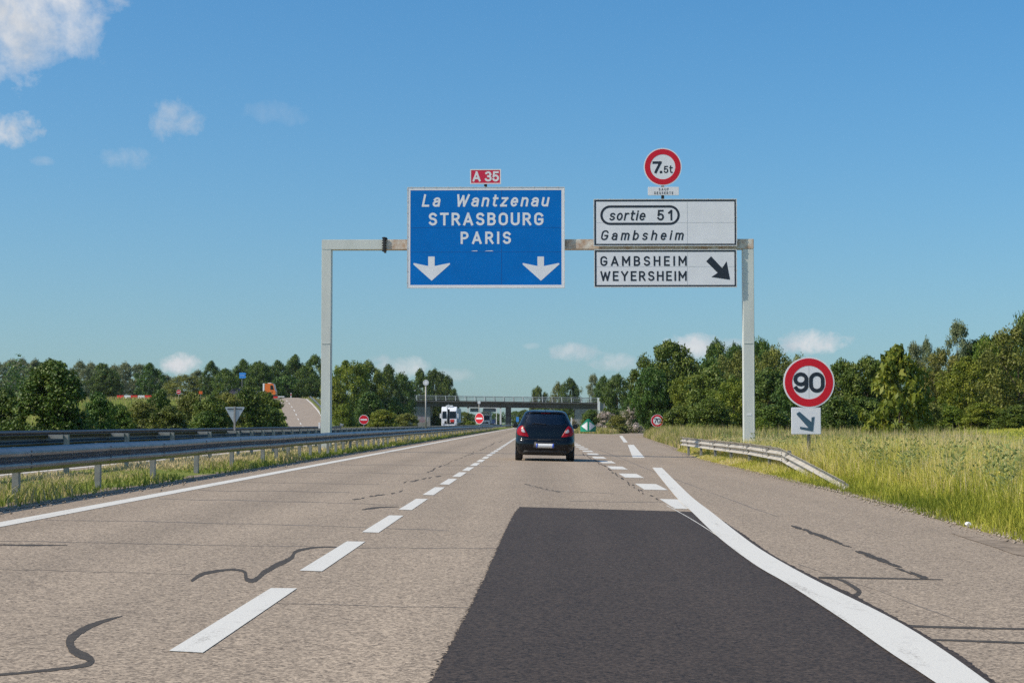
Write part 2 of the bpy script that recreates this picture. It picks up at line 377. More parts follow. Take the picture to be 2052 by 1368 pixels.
def tone_mat(name, stops, trans=.25, rough=.5, objvar=0.0):
    m = bpy.data.materials.new(name); m.use_nodes = True; nt = m.node_tree; N = nt.nodes; L = nt.links
    b = N['Principled BSDF']; b.inputs['Roughness'].default_value = rough; b.inputs['Specular IOR Level'].default_value = .25 if objvar else .15
    at_ = N.new('ShaderNodeAttribute'); at_.attribute_name = 'tone'
    cr = N.new('ShaderNodeValToRGB')
    while len(cr.color_ramp.elements) < len(stops): cr.color_ramp.elements.new(.5)
    for e, (p, c) in zip(cr.color_ramp.elements, stops): e.position = p; e.color = (*c, 1)
    L.new(at_.outputs['Fac'], cr.inputs[0]); colr = cr.outputs[0]
    if objvar:
        oi = N.new('ShaderNodeObjectInfo'); hs = N.new('ShaderNodeHueSaturation')
        mr = N.new('ShaderNodeMapRange'); mr.inputs[3].default_value = 1 - objvar; mr.inputs[4].default_value = 1 + objvar
        L.new(oi.outputs['Random'], mr.inputs[0]); L.new(mr.outputs[0], hs.inputs['Value'])
        mh = N.new('ShaderNodeMapRange'); mh.inputs[3].default_value = .475; mh.inputs[4].default_value = .508
        wn = N.new('ShaderNodeMath'); wn.operation = 'FRACT'; ml = N.new('ShaderNodeMath'); ml.operation = 'MULTIPLY'; ml.inputs[1].default_value = 7.3
        L.new(oi.outputs['Random'], ml.inputs[0]); L.new(ml.outputs[0], wn.inputs[0]); L.new(wn.outputs[0], mh.inputs[0]); L.new(mh.outputs[0], hs.inputs['Hue'])
        L.new(colr, hs.inputs['Color']); colr = hs.outputs[0]
    L.new(colr, b.inputs['Base Color'])
    tr = N.new('ShaderNodeBsdfTranslucent'); L.new(colr, tr.inputs[0])
    mx = N.new('ShaderNodeMixShader'); mx.inputs[0].default_value = trans
    L.new(b.outputs[0], mx.inputs[1]); L.new(tr.outputs[0], mx.inputs[2]); L.new(mx.outputs[0], N['Material Output'].inputs[0])
    return m

M_ground = ground_mat()
M_road = road_mat('worn_asphalt', (.495, .392, .282), (.105, .08, .057), .41, .15, tracks=((-4.35, .32, .07), (-2.75, .32, .07), (-3.55, .30, -.09), (-.75, .32, .07), (.95, .32, .07), (.1, .34, -.10)))
M_ramp = road_mat('ramp_asphalt', (.42, .34, .26), (.20, .16, .12), .3, .08)
M_patch = road_mat('fresh_asphalt', (.084, .062, .046), (.012, .0095, .008), .42, .20, tracks=((-.10, .30, .10), (1.25, .34, .16), (.55, .22, .12)))
M_tar = mat('tar_sealant', (.040, .037, .034), .75, var=.5, scale=22, spec=.1, bump=.3, bscale=60, col2=(.10, .085, .068))
M_fine = mat('joint_line', (.20, .165, .13), .8, var=.4, scale=3)
def line_mat():
    m = mat('road_paint', (.70, .68, .635), .6, bump=.25, bscale=90)
    nt = m.node_tree; N = nt.nodes; L = nt.links
    tc = N.new('ShaderNodeTexCoord')
    n = N.new('ShaderNodeTexNoise'); n.inputs['Scale'].default_value = 6; n.inputs['Detail'].default_value = 9; n.inputs['Roughness'].default_value = .75
    L.new(tc.outputs['Object'], n.inputs['Vector'])
    cr = N.new('ShaderNodeValToRGB'); cr.color_ramp.elements[0].position = .26; cr.color_ramp.elements[0].color = (.50, .47, .41, 1)
    cr.color_ramp.elements[1].position = .44; cr.color_ramp.elements[1].color = (.66, .63, .555, 1)
    L.new(n.outputs['Fac'], cr.inputs[0])
    g = N.new('ShaderNodeTexNoise'); g.inputs['Scale'].default_value = 46; g.inputs['Detail'].default_value = 6; g.inputs['Roughness'].default_value = .7; L.new(tc.outputs['Object'], g.inputs['Vector'])
    mp = N.new('ShaderNodeMapping'); mp.inputs['Scale'].default_value = (5, .35, 1); L.new(tc.outputs['Object'], mp.inputs[0])
    w = N.new('ShaderNodeTexNoise'); w.inputs['Scale'].default_value = 1.4; w.inputs['Detail'].default_value = 7; L.new(mp.outputs[0], w.inputs['Vector'])
    ad = N.new('ShaderNodeMath'); ad.operation = 'MULTIPLY_ADD'; L.new(w.outputs['Fac'], ad.inputs[0]); ad.inputs[1].default_value = .9; L.new(g.outputs['Fac'], ad.inputs[2])
    c2 = N.new('ShaderNodeValToRGB'); c2.color_ramp.elements[0].position = .66; c2.color_ramp.elements[0].color = (.30, .26, .21, 1)
    c2.color_ramp.elements[1].position = .80; c2.color_ramp.elements[1].color = (1, 1, 1, 1); L.new(ad.outputs[0], c2.inputs[0])
    ml = N.new('ShaderNodeMix'); ml.data_type = 'RGBA'; ml.blend_type = 'MULTIPLY'; ml.inputs[0].default_value = .8
    L.new(cr.outputs[0], ml.inputs[6]); L.new(c2.outputs[0], ml.inputs[7]); L.new(ml.outputs[2], N['Principled BSDF'].inputs['Base Color'])
    return m
M_line = line_mat()
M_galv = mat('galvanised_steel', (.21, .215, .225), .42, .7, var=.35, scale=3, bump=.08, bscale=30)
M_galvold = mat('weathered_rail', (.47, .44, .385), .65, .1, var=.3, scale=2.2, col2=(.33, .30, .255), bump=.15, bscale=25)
M_galvdark = mat('rail_shaded_steel', (.055, .056, .06), .5, .2, var=.25, scale=3)  # steel darkened to paint in the shade on the rails; bolts and clamps share it
M_post = mat('galvanised_post', (.31, .30, .275), .55, .4, var=.25, scale=6)
M_gantry = mat('gantry_paint', (.63, .65, .60), .5, 0, var=.13, scale=1.6, bump=.04, stretch=(1, 1, .35))
M_rust = mat('rusted_paint', (.62, .60, .53), .6, 0, var=.5, scale=3.4, col2=(.40, .20, .085))
M_dark = mat('black_steel', (.035, .035, .037), .55, .3, var=.2)
M_blue = mat('sign_blue', (.0, .16, .54), .6, var=.10, scale=1.1, spec=.12)
M_white = mat('sign_white', (.79, .79, .81), .45, var=.07, scale=1.4)
M_cream = mat('sign_frame', (.66, .67, .66), .5, .1, var=.15, scale=6)
M_ink = mat('sign_black', (.016, .022, .034), .45)
M_red = mat('sign_red', (.62, .003, .018), .42, var=.08, scale=2)
M_crim = mat('sign_crimson', (.62, .012, .055), .42)
M_green = mat('marker_green', (.005, .25, .14), .45, var=.15, scale=2)
M_back = mat('sign_back', (.42, .47, .50), .45, .55, var=.12, scale=3)
M_plas = mat('white_plastic', (.78, .78, .77), .5, var=.1, scale=4)
M_seam = mat('panel_seam', (.50, .51, .53), .6)
M_bseam = mat('blue_panel_seam', (.004, .085, .30), .5)
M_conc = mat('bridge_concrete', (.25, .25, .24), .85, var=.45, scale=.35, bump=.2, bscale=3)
M_concd = mat('dark_concrete', (.085, .085, .085), .85, var=.45, scale=.5)  # darker mottled concrete for the deck and piers
M_rubber = mat('tyre_rubber', (.018, .018, .019), .75)
M_bark = mat('tree_bark', (.12, .09, .06), .9, var=.4, scale=5, bump=.5, bscale=14)

# ------------------------------------------------------------------ setting: ground, roads, markings
def grid(name, xs, ys, zf, m, smooth=True, kind='structure'):
    vs = [(x, y, zf(x, y)) for y in ys for x in xs]; n = len(xs)
    fs = [(j * n + i, j * n + i + 1, (j + 1) * n + i + 1, (j + 1) * n + i) for j in range(len(ys) - 1) for i in range(n - 1)]
    o = raw(name, vs, fs, m, smooth=smooth); o['kind'] = kind; return o
xs = [-4200, -1800, -800, -400, -250, -180, -140, -110, -90, -75] + list(np.arange(-64, -20, 3.)) + [-20, -19.2, -18.7, -18.3, -15, -12, -9.9, -9.55, -9.2, -8.6, -7.8, -7, -6.5, -6.2, -5.9, -5.6, -4, -2, 0, 2, 2.8, 3.4] + \
     list(np.arange(4.2, 16, .4)) + list(np.arange(16.5, 44, 1.5)) + [48, 56, 70, 90, 120, 170, 250, 400, 800, 1800, 4200]
ys = [-80, -30, -10, 0, 5] + list(np.arange(8, 80, 3.)) + list(np.arange(80, 200, 6.)) + list(np.arange(200, 520, 5.)) + [540, 600, 700, 850, 1000, 1300, 1800, 2600, 4200, 8000]
X_, Y_ = np.meshgrid(xs, ys); Z_ = gz(X_, Y_)
rr = np.random.default_rng(3)
Z_ = Z_ + np.where((X_ > edge_r(Y_) + 1) & (X_ < 60), rr.normal(0, .04, Z_.shape), 0)
V = np.stack([X_, Y_, Z_], -1).reshape(-1, 3); n = len(xs)
i0 = (np.arange(len(ys) - 1)[:, None] * n + np.arange(n - 1)[None, :]).ravel()
me = np_mesh('ground', V, np.stack([i0, i0 + 1, i0 + n + 1, i0 + n], 1), np.zeros((0, 3), int))
me.materials.append(M_ground)
for p in me.polygons: p.use_smooth = True
o = bpy.data.objects.new('ground', me); COL.objects.link(o); o['kind'] = 'structure'

def strip(name, rows, m, kind='structure', parent=None):
    "rows: list of (left point, right point)"
    vs = []; 
    for a, b in rows: vs += [a, b]
    o = raw(name, vs, [(2 * i, 2 * i + 1, 2 * i + 3, 2 * i + 2) for i in range(len(rows) - 1)], m, parent)
    if kind: o['kind'] = kind
    return o
def rz(x): return -FALL * x
M_dirt = mat('verge_dirt', (.27, .21, .15), .95, var=.5, scale=5, col2=(.12, .09, .06), bump=.6, bscale=30)
rnd = random.Random(5)
ysr = list(np.arange(-20, 90, .6)) + list(np.arange(90, 200, 3.)) + [205, 230, 280, 340, 400, 500, 700, 1000, 1500, 2600]
rows = []
for y in ysr:
    xr = float(edge_r(y)) if y <= 200 else 3.3
    xr += rnd.uniform(-.07, .07) if y < 200 else 0
    xl = XL + rnd.uniform(-.05, .05)
    rows.append(((xl, y, rz(xl)), (xr, y, rz(xr))))
strip('road', rows, M_road)
rd = random.Random(31)
for nm, fx, sg in (('left_dirt_edge', lambda y: XL + .02, -1), ('right_dirt_edge', lambda y: float(edge_r(y)) - .05, 1)):
    rows = []
    for y in np.arange(2, 190, .8):
        a = fx(y); b = a + sg * rd.uniform(.12, .42)
        zb = max(g1(b, y), g1((a + b) / 2, y)) + .012
        if sg < 0: rows.append(((b, y, zb), (a, y, rz(a) + .006)))
        else: rows.append(((a, y, rz(a) + .006), (b, y, zb)))
    strip(nm, rows, M_dirt)
rows = []
for y in [200, 205, 212, 220, 235, 250, 265, 280, 300, 330, 360]:
    a = float(np.interp(y, [p[0] for p in EXL], [p[1] for p in EXL])); b = float(edge_r(min(y, 330)))
    rows.append(((a, y, rz(min(a, 14)) + .004), (b, y, rz(min(b, 14)) + .004)))
strip('exit_road', rows, M_road)
def oz(x): return .115 + .018 * (x + 9.6)
strip('oncoming_road', [((XO, y, oz(XO)), (XM1, y, oz(XM1))) for y in [-20, 0, 40, 100, 200, 400, 800, 1500, 2600]], M_road)
# ramp on the far left: climbs to the overpass level
RP = [((-22.0, 172, .0), 5.0), ((-25.5, 200, .06), 6.0), (at(620, 853, 250), 6.3), (at(611, 838, 270), 6.4), (at(603, 822, 292), 6.4), (at(592, 808, 316), 6.6), (at(583, 799, 338), 6.7), (at(560, 796.5, 352), 7.5)]
rl = [];
for (p, w) in RP:
    p = Vector(p); rl.append((p, w))
rows = [((p.x - w / 2, p.y, p.z), (p.x + w / 2, p.y, p.z)) for p, w in rl]
strip('ramp_road', rows, M_ramp)
vs = []; fs = []
for p, w in rl:
    hgt = max(.05, p.z + .3)
    vs += [(p.x - w / 2 - .6 - hgt * 1.7, p.y, -.35), (p.x - w / 2 - .6, p.y, p.z - .02), (p.x + w / 2 + .6, p.y, p.z - .02), (p.x + w / 2 + .6 + hgt * 1.7, p.y, -.35)]
for i in range(len(rl) - 1):
    for k in range(3):
        if k == 1: continue
        fs.append((4 * i + k, 4 * i + k + 1, 4 * i + 5 + k, 4 * i + 4 + k))
    fs.append((4 * i + 1, 4 * i + 2, 4 * i + 6, 4 * i + 5))
vs = [(x, y, z - .03) for x, y, z in vs]
raw('ramp_slope', vs, fs, M_ground, smooth=False)['kind'] = 'structure'
# overpass approach at the head of the ramp
strip('overpass_road', [((-160, 349, 6.3), (-160, 357, 6.3)), ((-60, 353, 6.3), (-60, 361, 6.3)), ((-48, 372, 6.4), (-40, 366, 6.4)), ((-39, 405, 6.6), (-31, 402, 6.6))], M_ramp)

# markings: one structure object per kind of marking
lift = .004
mk = MB()
def quad_line(mb, x0, x1, y0, y1, z=lift, n=1):
    mb.add([(x0, y0, rz(x0) + z), (x1, y0, rz(x1) + z), (x1, y1, rz(x1) + z), (x0, y1, rz(x0) + z)], [(0, 1, 2, 3)])
# left edge line
e = [(-5.36, -5.14)]
for y in range(-10, 700, 12): quad_line(mk, -5.36, -5.13, y, y + 12)
mk.build('edge_line', M_line)['kind'] = 'structure'
mk = MB(); period, dash = 4.33, 3.05
y0 = F * 1.09 / 469
k = -3
while y0 + k * period < 420:
    a = y0 + k * period
    j = rnd.uniform(-.05, .05)
    mk.add([(-1.715, a, rz(-1.715) + lift), (-1.55, a + j, rz(-1.55) + lift), (-1.55, a + dash, rz(-1.55) + lift), (-1.715, a + dash + j * .6, rz(-1.715) + lift)], [(0, 1, 2, 3)])
    k += 1
mk.build('lane_line', M_line)['kind'] = 'structure'
mk = MB()
c = onroad(1300, 981).y
k = -1
while c + k * 6.5 < 195:
    a = c + k * 6.5
    quad_line(mk, 1.80, 2.20, a, a + 2.9); k += 1
mk.build('exit_dash_line', M_line)['kind'] = 'structure'
# solid line that swings out into the exit lane
pin = [(2060, 1500), (1871, 1368), (1776, 1305), (1691, 1245), (1576, 1170), (1510, 1131), (1438, 1076), (1386, 1026), (1351, 992), (1307, 937)]
pout = [(2160, 1500), (1978, 1368), (1876, 1295), (1776, 1235), (1626, 1160), (1526, 1103), (1470, 1062), (1426, 1027), (1386, 996), (1351, 962), (1326, 937)]
def dens(P, n=6):
    "Catmull-Rom through image points, laid on the road"
    Q = [onroad(*p) for p in P]; out = []
    for i in range(len(Q) - 1):
        p0, p1, p2, p3 = Q[max(i - 1, 0)], Q[i], Q[i + 1], Q[min(i + 2, len(Q) - 1)]
        for k in range(n):
            t = k / n
            out.append(.5 * ((2 * p1) + (p2 - p0) * t + (2 * p0 - 5 * p1 + 4 * p2 - p3) * t * t + (3 * p1 - p0 - 3 * p2 + p3) * t ** 3))
    out.append(Q[-1]); return out
A, B = dens(pin), dens(pout)
yy_ = np.concatenate([np.linspace(max(A[0].y, B[0].y), 24, 40), np.linspace(24.6, min(A[-1].y, B[-1].y), 24)])
ax_ = np.interp(yy_, [p.y for p in A], [p.x for p in A]); bx_ = np.interp(yy_, [p.y for p in B], [p.x for p in B])
A = [Vector((x, y, rz(x))) for x, y in zip(ax_, yy_)]; B = [Vector((x, y, rz(x))) for x, y in zip(bx_, yy_)]
strip('exit_edge_line', [(a + Vector((0, 0, 2.4 * lift)), b + Vector((0, 0, 2.4 * lift))) for a, b in zip(A, B)], M_line)
mk = MB()
for P in ([(1292, 917), (1268, 917), (1258, 891), (1270, 891)], [(1258, 886), (1250, 886), (1241, 873), (1247, 872.5)]):
    Q = [onroad(*p, lift) for p in P]; mk.add(Q, [(0, 1, 2, 3)])
mk.build('exit_edge_dashes', M_line)['kind'] = 'structure'
# oncoming carriageway lines
mk = MB()
for x0, x1 in ((-10.35, -10.15), (-17.4, -17.2)):
    for y in range(-10, 600, 20):
        mk.add([(x0, y, oz(x0) + lift), (x1, y, oz(x1) + lift), (x1, y + 20, oz(x1) + lift), (x0, y + 20, oz(x0) + lift)], [(0, 1, 2, 3)])
for y in range(0, 400, 13):
    mk.add([(-13.85, y, oz(-13.85) + lift), (-13.7, y, oz(-13.7) + lift), (-13.7, y + 3, oz(-13.7) + lift), (-13.85, y + 3, oz(-13.85) + lift)], [(0, 1, 2, 3)])
mk.build('oncoming_lines', M_line)['kind'] = 'structure'
def on_ramp(y, s):
    "point on the ramp at distance y, s in -1..1 across"
    for (p, w), (q, v) in zip(rl, rl[1:]):
        if p.y <= y <= q.y:
            t = (y - p.y) / (q.y - p.y); c = p.lerp(q, t); ww = w + (v - w) * t
            return Vector((c.x + s * ww / 2, y, c.z + .02))
mk = MB()
y = 205
while y < 334:
    for s, l in ((-.36, 5),):
        a, b = on_ramp(y, s - .02), on_ramp(y, s + .03); c2, d2 = on_ramp(y + l, s - .02), on_ramp(y + l, s + .03)
        mk.add([a, b, d2, c2], [(0, 1, 2, 3)])
    y += 12
for y in range(205, 336, 4):
    mk.add([on_ramp(y, .86), on_ramp(y, .93), on_ramp(min(y + 4, 338), .93), on_ramp(min(y + 4, 338), .86)], [(0, 1, 2, 3)])
mk.build('ramp_lines', M_line)['kind'] = 'structure'

# dark resurfaced patch
pl = [(700, 1700), (865, 1368), (905, 1290), (948, 1205), (985, 1125), (1012, 1065), (1030, 1030), (1040, 1018)]
L_ = dens(pl, 40); rb = random.Random(8)
rows = []
outer = dens([(2190, 1500), (1998, 1368), (1901, 1300), (1726, 1200), (1621, 1150), (1546, 1110), (1496, 1075), (1428, 1029), (1400, 1003)], 40)
for i, a in enumerate(L_):
    yy = min(a.y, onroad(1200, 1020).y)
    xo = float(np.interp(yy, [p.y for p in outer], [p.x for p in outer]))
    if yy > onroad(1420, 1040).y: xo = min(xo, 2.02)
    xl = a.x + rb.uniform(-.007, .007); xr = xo + rb.uniform(-.006, .010)
    rows.append(((xl, yy + .35 if i == len(L_) - 1 else yy, rz(xl) + .003), (xr, yy, rz(xr) + .003)))
strip('asphalt_patch', rows, M_patch)

gr = MB()
for i in range(1500):
    k = rb.randrange(len(L_) - 1); a = L_[k].lerp(L_[k + 1], rb.random())
    x = a.x - abs(rb.gauss(0, .010)) + .006; q = rb.uniform(.002, .008)
    if a.y > L_[-1].y or a.y < 5: continue
    gr.add([(x - q, a.y - q * .7, rz(x) + .0022), (x + q * .8, a.y - q, rz(x) + .0022), (x + q, a.y + q * 1.2, rz(x) + .0022), (x - q * .6, a.y + q, rz(x) + .0022)], [(0, 1, 2, 3)])
gr.build('asphalt_crumbs', M_patch)['kind'] = 'structure'
# tar sealed cracks, traced on the road surface; (x, y, width in image px)
def crack(mb, P, z=.006, jit=0, wmul=1.0):
    Q = []; n_ = 8
    for i in range(len(P) - 1):
        p0, p1, p2, p3 = P[max(i - 1, 0)], P[i], P[i + 1], P[min(i + 2, len(P) - 1)]
        for k in range(n_):
            t = k / n_
            Q.append([.5 * (2 * p1[j] + (p2[j] - p0[j]) * t + (2 * p0[j] - 5 * p1[j] + 4 * p2[j] - p3[j]) * t * t + (3 * p1[j] - p0[j] - 3 * p2[j] + p3[j]) * t ** 3) for j in range(3)])
    Q.append(list(P[-1])); vs = []
    for i, (x, y, w) in enumerate(Q):
        a, b = Q[max(i - 1, 0)], Q[min(i + 1, len(Q) - 1)]
        d = Vector((b[0] - a[0], b[1] - a[1])); d.normalize(); nn = Vector((-d.y, d.x)); w *= wmul
        w1 = max(.4, w * (1 + rb.uniform(-jit, jit))); w2 = max(.4, w * (1 + rb.uniform(-jit, jit)))
        vs += [onroad(x + nn.x * w1 / 2, y + nn.y * w1 / 2, z), onroad(x - nn.x * w2 / 2, y - nn.y * w2 / 2, z)]
    mb.add(vs, [(2 * i, 2 * i + 1, 2 * i + 3, 2 * i + 2) for i in range(len(Q) - 1)])
mk = MB()
for P in ([(245, 1234, 2), (205, 1245, 8), (165, 1262, 15), (140, 1284, 20), (150, 1305, 20), (178, 1318, 18), (180, 1328, 13), (150, 1336, 8), (60, 1346, 6), (-20, 1353, 5)],
          [(383, 1164, 6), (405, 1150, 8), (440, 1143, 6), (470, 1141, 5), (490, 1146, 7), (494, 1160, 10), (510, 1162, 10), (530, 1146, 11), (555, 1132, 11), (583, 1118, 9), (590, 1107, 7), (605, 1101, 6), (640, 1096, 3), (690, 1096, 2)],
          [(725, 1021, 2), (745, 1018, 4), (765, 1016, 3), (800, 1015, 1)],
          [(-10, 1091, 2), (60, 1092, 4), (135, 1092, 1)],
          [(1640, 1158, 2), (1678, 1160, 4), (1705, 1172, 8), (1722, 1186, 10), (1706, 1195, 9), (1692, 1197, 5)],
          [(1765, 1235, 4), (1795, 1244, 8), (1830, 1254, 6), (2060, 1260, 4)], [(1835, 1280, 4), (2060, 1288, 5)],
          [(1640, 1156, 3), (1750, 1158, 4), (1890, 1161, 2)],
          ):
    crack(mk, P, jit=.16, wmul=.8, z=.0018)
# ragged smear of tar along the shoulder: short overlapping strokes
for i in range(46):
    f_ = rb.random() ** .8; x = 1575 + 265 * f_; y = 1047 + 107 * f_ + rb.uniform(-3, 3)
    l_ = rb.uniform(10, 34); crack(mk, [(x, y, 1), (x + l_ * .5, y + l_ * rb.uniform(.12, .22), rb.uniform(2, 5)), (x + l_, y + l_ * rb.uniform(.28, .36), 1)], z=.0020 + i * .00003, jit=.4)
# broken crack left of the exit dashes and along the lane line
for (xa, ya, xb, yb, n_, w_) in ((1206, 932, 1290, 988, 15, 2.2), (1160, 905, 1206, 932, 8, 1.4), (885, 933, 1000, 884, 12, .7), (1045, 968, 1115, 985, 7, 1.3), (702, 1001, 802, 985, 7, 2.2), (800, 969, 872, 954, 6, 2.0), (853, 947, 882, 935, 4, 2.0), (1300, 992, 1340, 1008, 4, 2.5)):
    for i in range(n_):
        f_ = (i + rb.random()) / n_; x = xa + (xb - xa) * f_ + rb.uniform(-3, 3); y = ya + (yb - ya) * f_
        dx, dy = (xb - xa) / n_ * rb.uniform(.5, 1.3), (yb - ya) / n_ * rb.uniform(.4, 1.4)
        crack(mk, [(x, y, .6), (x + dx * .4, y + dy * .2, w_), (x + dx, y + dy, .6)], z=.0020 + i * .00003, jit=.4)
mk.build('sealed_cracks', M_tar)['kind'] = 'structure'
mk = MB()
def wob(P, w):
    Q = []
    for (x0, y0), (x1, y1) in zip(P, P[1:]):
        n_ = max(2, int(abs(x1 - x0) / 40))
        for k in range(n_): Q.append((x0 + (x1 - x0) * k / n_, y0 + (y1 - y0) * k / n_ + rb.uniform(-.8, .8), w * rb.uniform(.5, 1.4)))
    Q.append((*P[-1], w)); return Q
for P, w in (([(0, 1083), (250, 1088), (700, 1097), (1000, 1098)], 1.6), ([(90, 1041), (380, 1046), (720, 1056), (900, 1063)], 1.8), ([(320, 999), (560, 1004), (840, 1013)], 1.5),
             ([(540, 1208), (760, 1214), (960, 1218)], 1.6), ([(400, 982), (700, 986)], 1.2), ([(480, 966), (760, 970)], 1.0), ([(600, 946), (950, 950)], 1.0), ([(1140, 1004), (1330, 1005)], 1.3),
             ([(1060, 972), (1100, 982), (1230, 989)], 1.2), ([(680, 930), (1000, 934)], .9), ([(1600, 1130), (1750, 1180), (1900, 1235), (2052, 1300)], 2.2), ([(1200, 900), (1300, 940), (1420, 985), (1560, 1035)], 1.6), ([(0, 1140), (380, 1150)], 1.0)):
    crack(mk, wob(P, w * .55), .0014)
mk.build('pavement_joints', M_fine)['kind'] = 'structure'

mk = MB(); crack(mk, [(1336, 1013, 1.0), (1380, 1037, 1.1), (1432, 1070, 1.2), (1458, 1090, .8)], z=.0052, jit=.2); mk.build('stray_paint_line', M_line)['kind'] = 'structure'
mk = MB(); mk.add([onroad(x, y, .0046) for x, y in ((1905, 1068), (1960, 1078), (2010, 1084), (2080, 1096), (2090, 1122), (2030, 1110), (1985, 1094), (1940, 1080))], [tuple(range(8))]); mk.build('soil_smear', M_dirt)['kind'] = 'structure'
# ------------------------------------------------------------------ guardrails
WPROF = [(0, 0), (.012, .015), (.078, .055), (.083, .075), (.083, .085), (.078, .105), (.010, .145), (.004, .155), (.010, .165), (.078, .205), (.083, .225), (.083, .235), (.078, .255), (.012, .295), (0, .31)]
def guardrail(label, path, side, mrail, postY, mpost, cat='guardrail', group='guardrails along the roads', zpost=-.3, spacer=True, gap=0):
    """path: points (x,y,ztop); side=+1 the corrugated face looks to +x"""
    base = Vector(path[0]); base.z = g1(base.x, base.y)
    t = thing('guardrail', base, label, cat, group)
    vs = []; fs = []; m = len(WPROF)
    P = [Vector(p) for p in path]
    for i, p in enumerate(P):
        d = (P[min(i + 1, len(P) - 1)] - P[max(i - 1, 0)]); d.z = 0; d.normalize(); nn = Vector((d.y, -d.x, 0)) * side
        for o_, z_ in WPROF: vs.append(p + nn * o_ + Vector((0, 0, z_ - .31)) - base)
    for i in range(len(P) - 1):
        for k in range(m - 1): fs.append((i * m + k, i * m + k + 1, (i + 1) * m + k + 1, (i + 1) * m + k))
    # splice bolts
    mb = MB(); mb.v = [tuple(v) for v in vs]; mb.f = fs
    bb = mb.build('beam', mrail, t)
    md = bb.modifiers.new('thickness', 'SOLIDIFY'); md.thickness = .006
    py = [p.y for p in P]
    def rail_at(y):
        if py[0] > py[-1]: return Vector((np.interp(y, py[::-1], [p.x for p in P][::-1]), y, np.interp(y, py[::-1], [p.z for p in P][::-1])))
        return Vector((np.interp(y, py, [p.x for p in P]), y, np.interp(y, py, [p.z for p in P])))
    bl = MB()
    for y in postY:
        p = rail_at(y); q = p - base; s = side
        pm = MB()
        zb = g1(p.x, p.y) + zpost - base.z
        x0, x1 = sorted((q.x - s * (.06 + gap), q.x - s * (.14 + gap)))
        top = q.z - .0
        # C section post: web and two flanges
        pm.box(x0, x1, q.y - .05, q.y - .043, zb, top); pm.box(x0, x0 + .007, q.y - .043, q.y + .05, zb, top); pm.box(x1 - .007, x1, q.y - .043, q.y + .05, zb, top)
        ob = pm.build('post', mpost, t)
        if spacer:
            x0, x1 = sorted((q.x - s * .003, q.x - s * (.058 + gap)))
            sp = MB().box(x0, x1, q.y - .10, q.y + .06, q.z - (.24 if not gap else .07), q.z - (.08 if not gap else .0))
            sp.build('spacer', mpost, ob)
        if abs(y) < 90:
            for zz in (.055, .105, .205, .255):
                c = Vector((q.x + s * .08, q.y + .02, q.z - .31 + zz)); bl.box(c.x - .008, c.x + .010, c.y - .014, c.y + .014, c.z - .012, c.z + .012)
    if bl.v: bl.build('bolts', M_galvdark, t)['kind'] = 'stuff'
    return t
def rline(x, y0, y1, h, step=4., wig=.012, seed=0):
    r_ = random.Random(seed); out = []; y = y0
    while y <= y1 + .01:
        out.append((x + r_.uniform(-wig, wig), y, h(y) + r_.uniform(-wig, wig) * .6)); y += step
    return out
z1 = -FALL * -6.4 + .675
pY = [9.3, 13.3, 17.3, 21.3, 25.2, 28.8, 32.5, 36.3, 40.3] + list(np.arange(42.4, 76, 2.1)) + list(np.arange(78, 250, 4.))
def lead(y): return 0
guardrail('nearer galvanised median guardrail beside the left edge line', rline(-6.42, 5.3, 420, lambda y: z1, seed=1), 1, M_galv, pY, M_post)
pY = [15, 19, 23, 27.3, 31.5, 36.1, 40.6, 45.3, 49.6] + list(np.arange(51.9, 90, 2.15)) + list(np.arange(92, 330, 4.))
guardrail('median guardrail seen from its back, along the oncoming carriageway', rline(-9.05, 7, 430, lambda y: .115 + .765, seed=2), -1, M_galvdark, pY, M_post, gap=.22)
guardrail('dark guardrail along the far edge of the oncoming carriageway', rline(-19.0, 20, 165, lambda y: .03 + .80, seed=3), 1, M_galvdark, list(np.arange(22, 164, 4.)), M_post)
e0 = at(1363, 875, 66); e1 = at(1420, 881, 57); e2 = at(1500, 888, 47.5); e3 = at(1563, 897, 41.5); e4 = at(1612, 922, 37.0); e5 = at(1650, 942, 33.8); e6 = at(1692, 964, 30.6)
def lerpP(P, n):
    out = []
    for a, b in zip(P, P[1:]):
        for k in range(n): out.append(tuple(a.lerp(b, k / n)))
    out.append(tuple(P[-1])); return out
guardrail('short pale weathered guardrail dipping into the grass by the right shoulder', lerpP([e0, e1, e2, e3, e4, e5, e6], 3), -1, M_galvold, [64, 60, 56, 52, 48, 44, 40.5], M_post)
# small guardrail up the right side of the ramp
guardrail('small guardrail climbing the right side of the far ramp', [tuple(on_ramp(y, 1.08) + Vector((0, 0, .72))) for y in range(214, 338, 6)], -1, M_galv, list(range(216, 336, 6)), M_post)

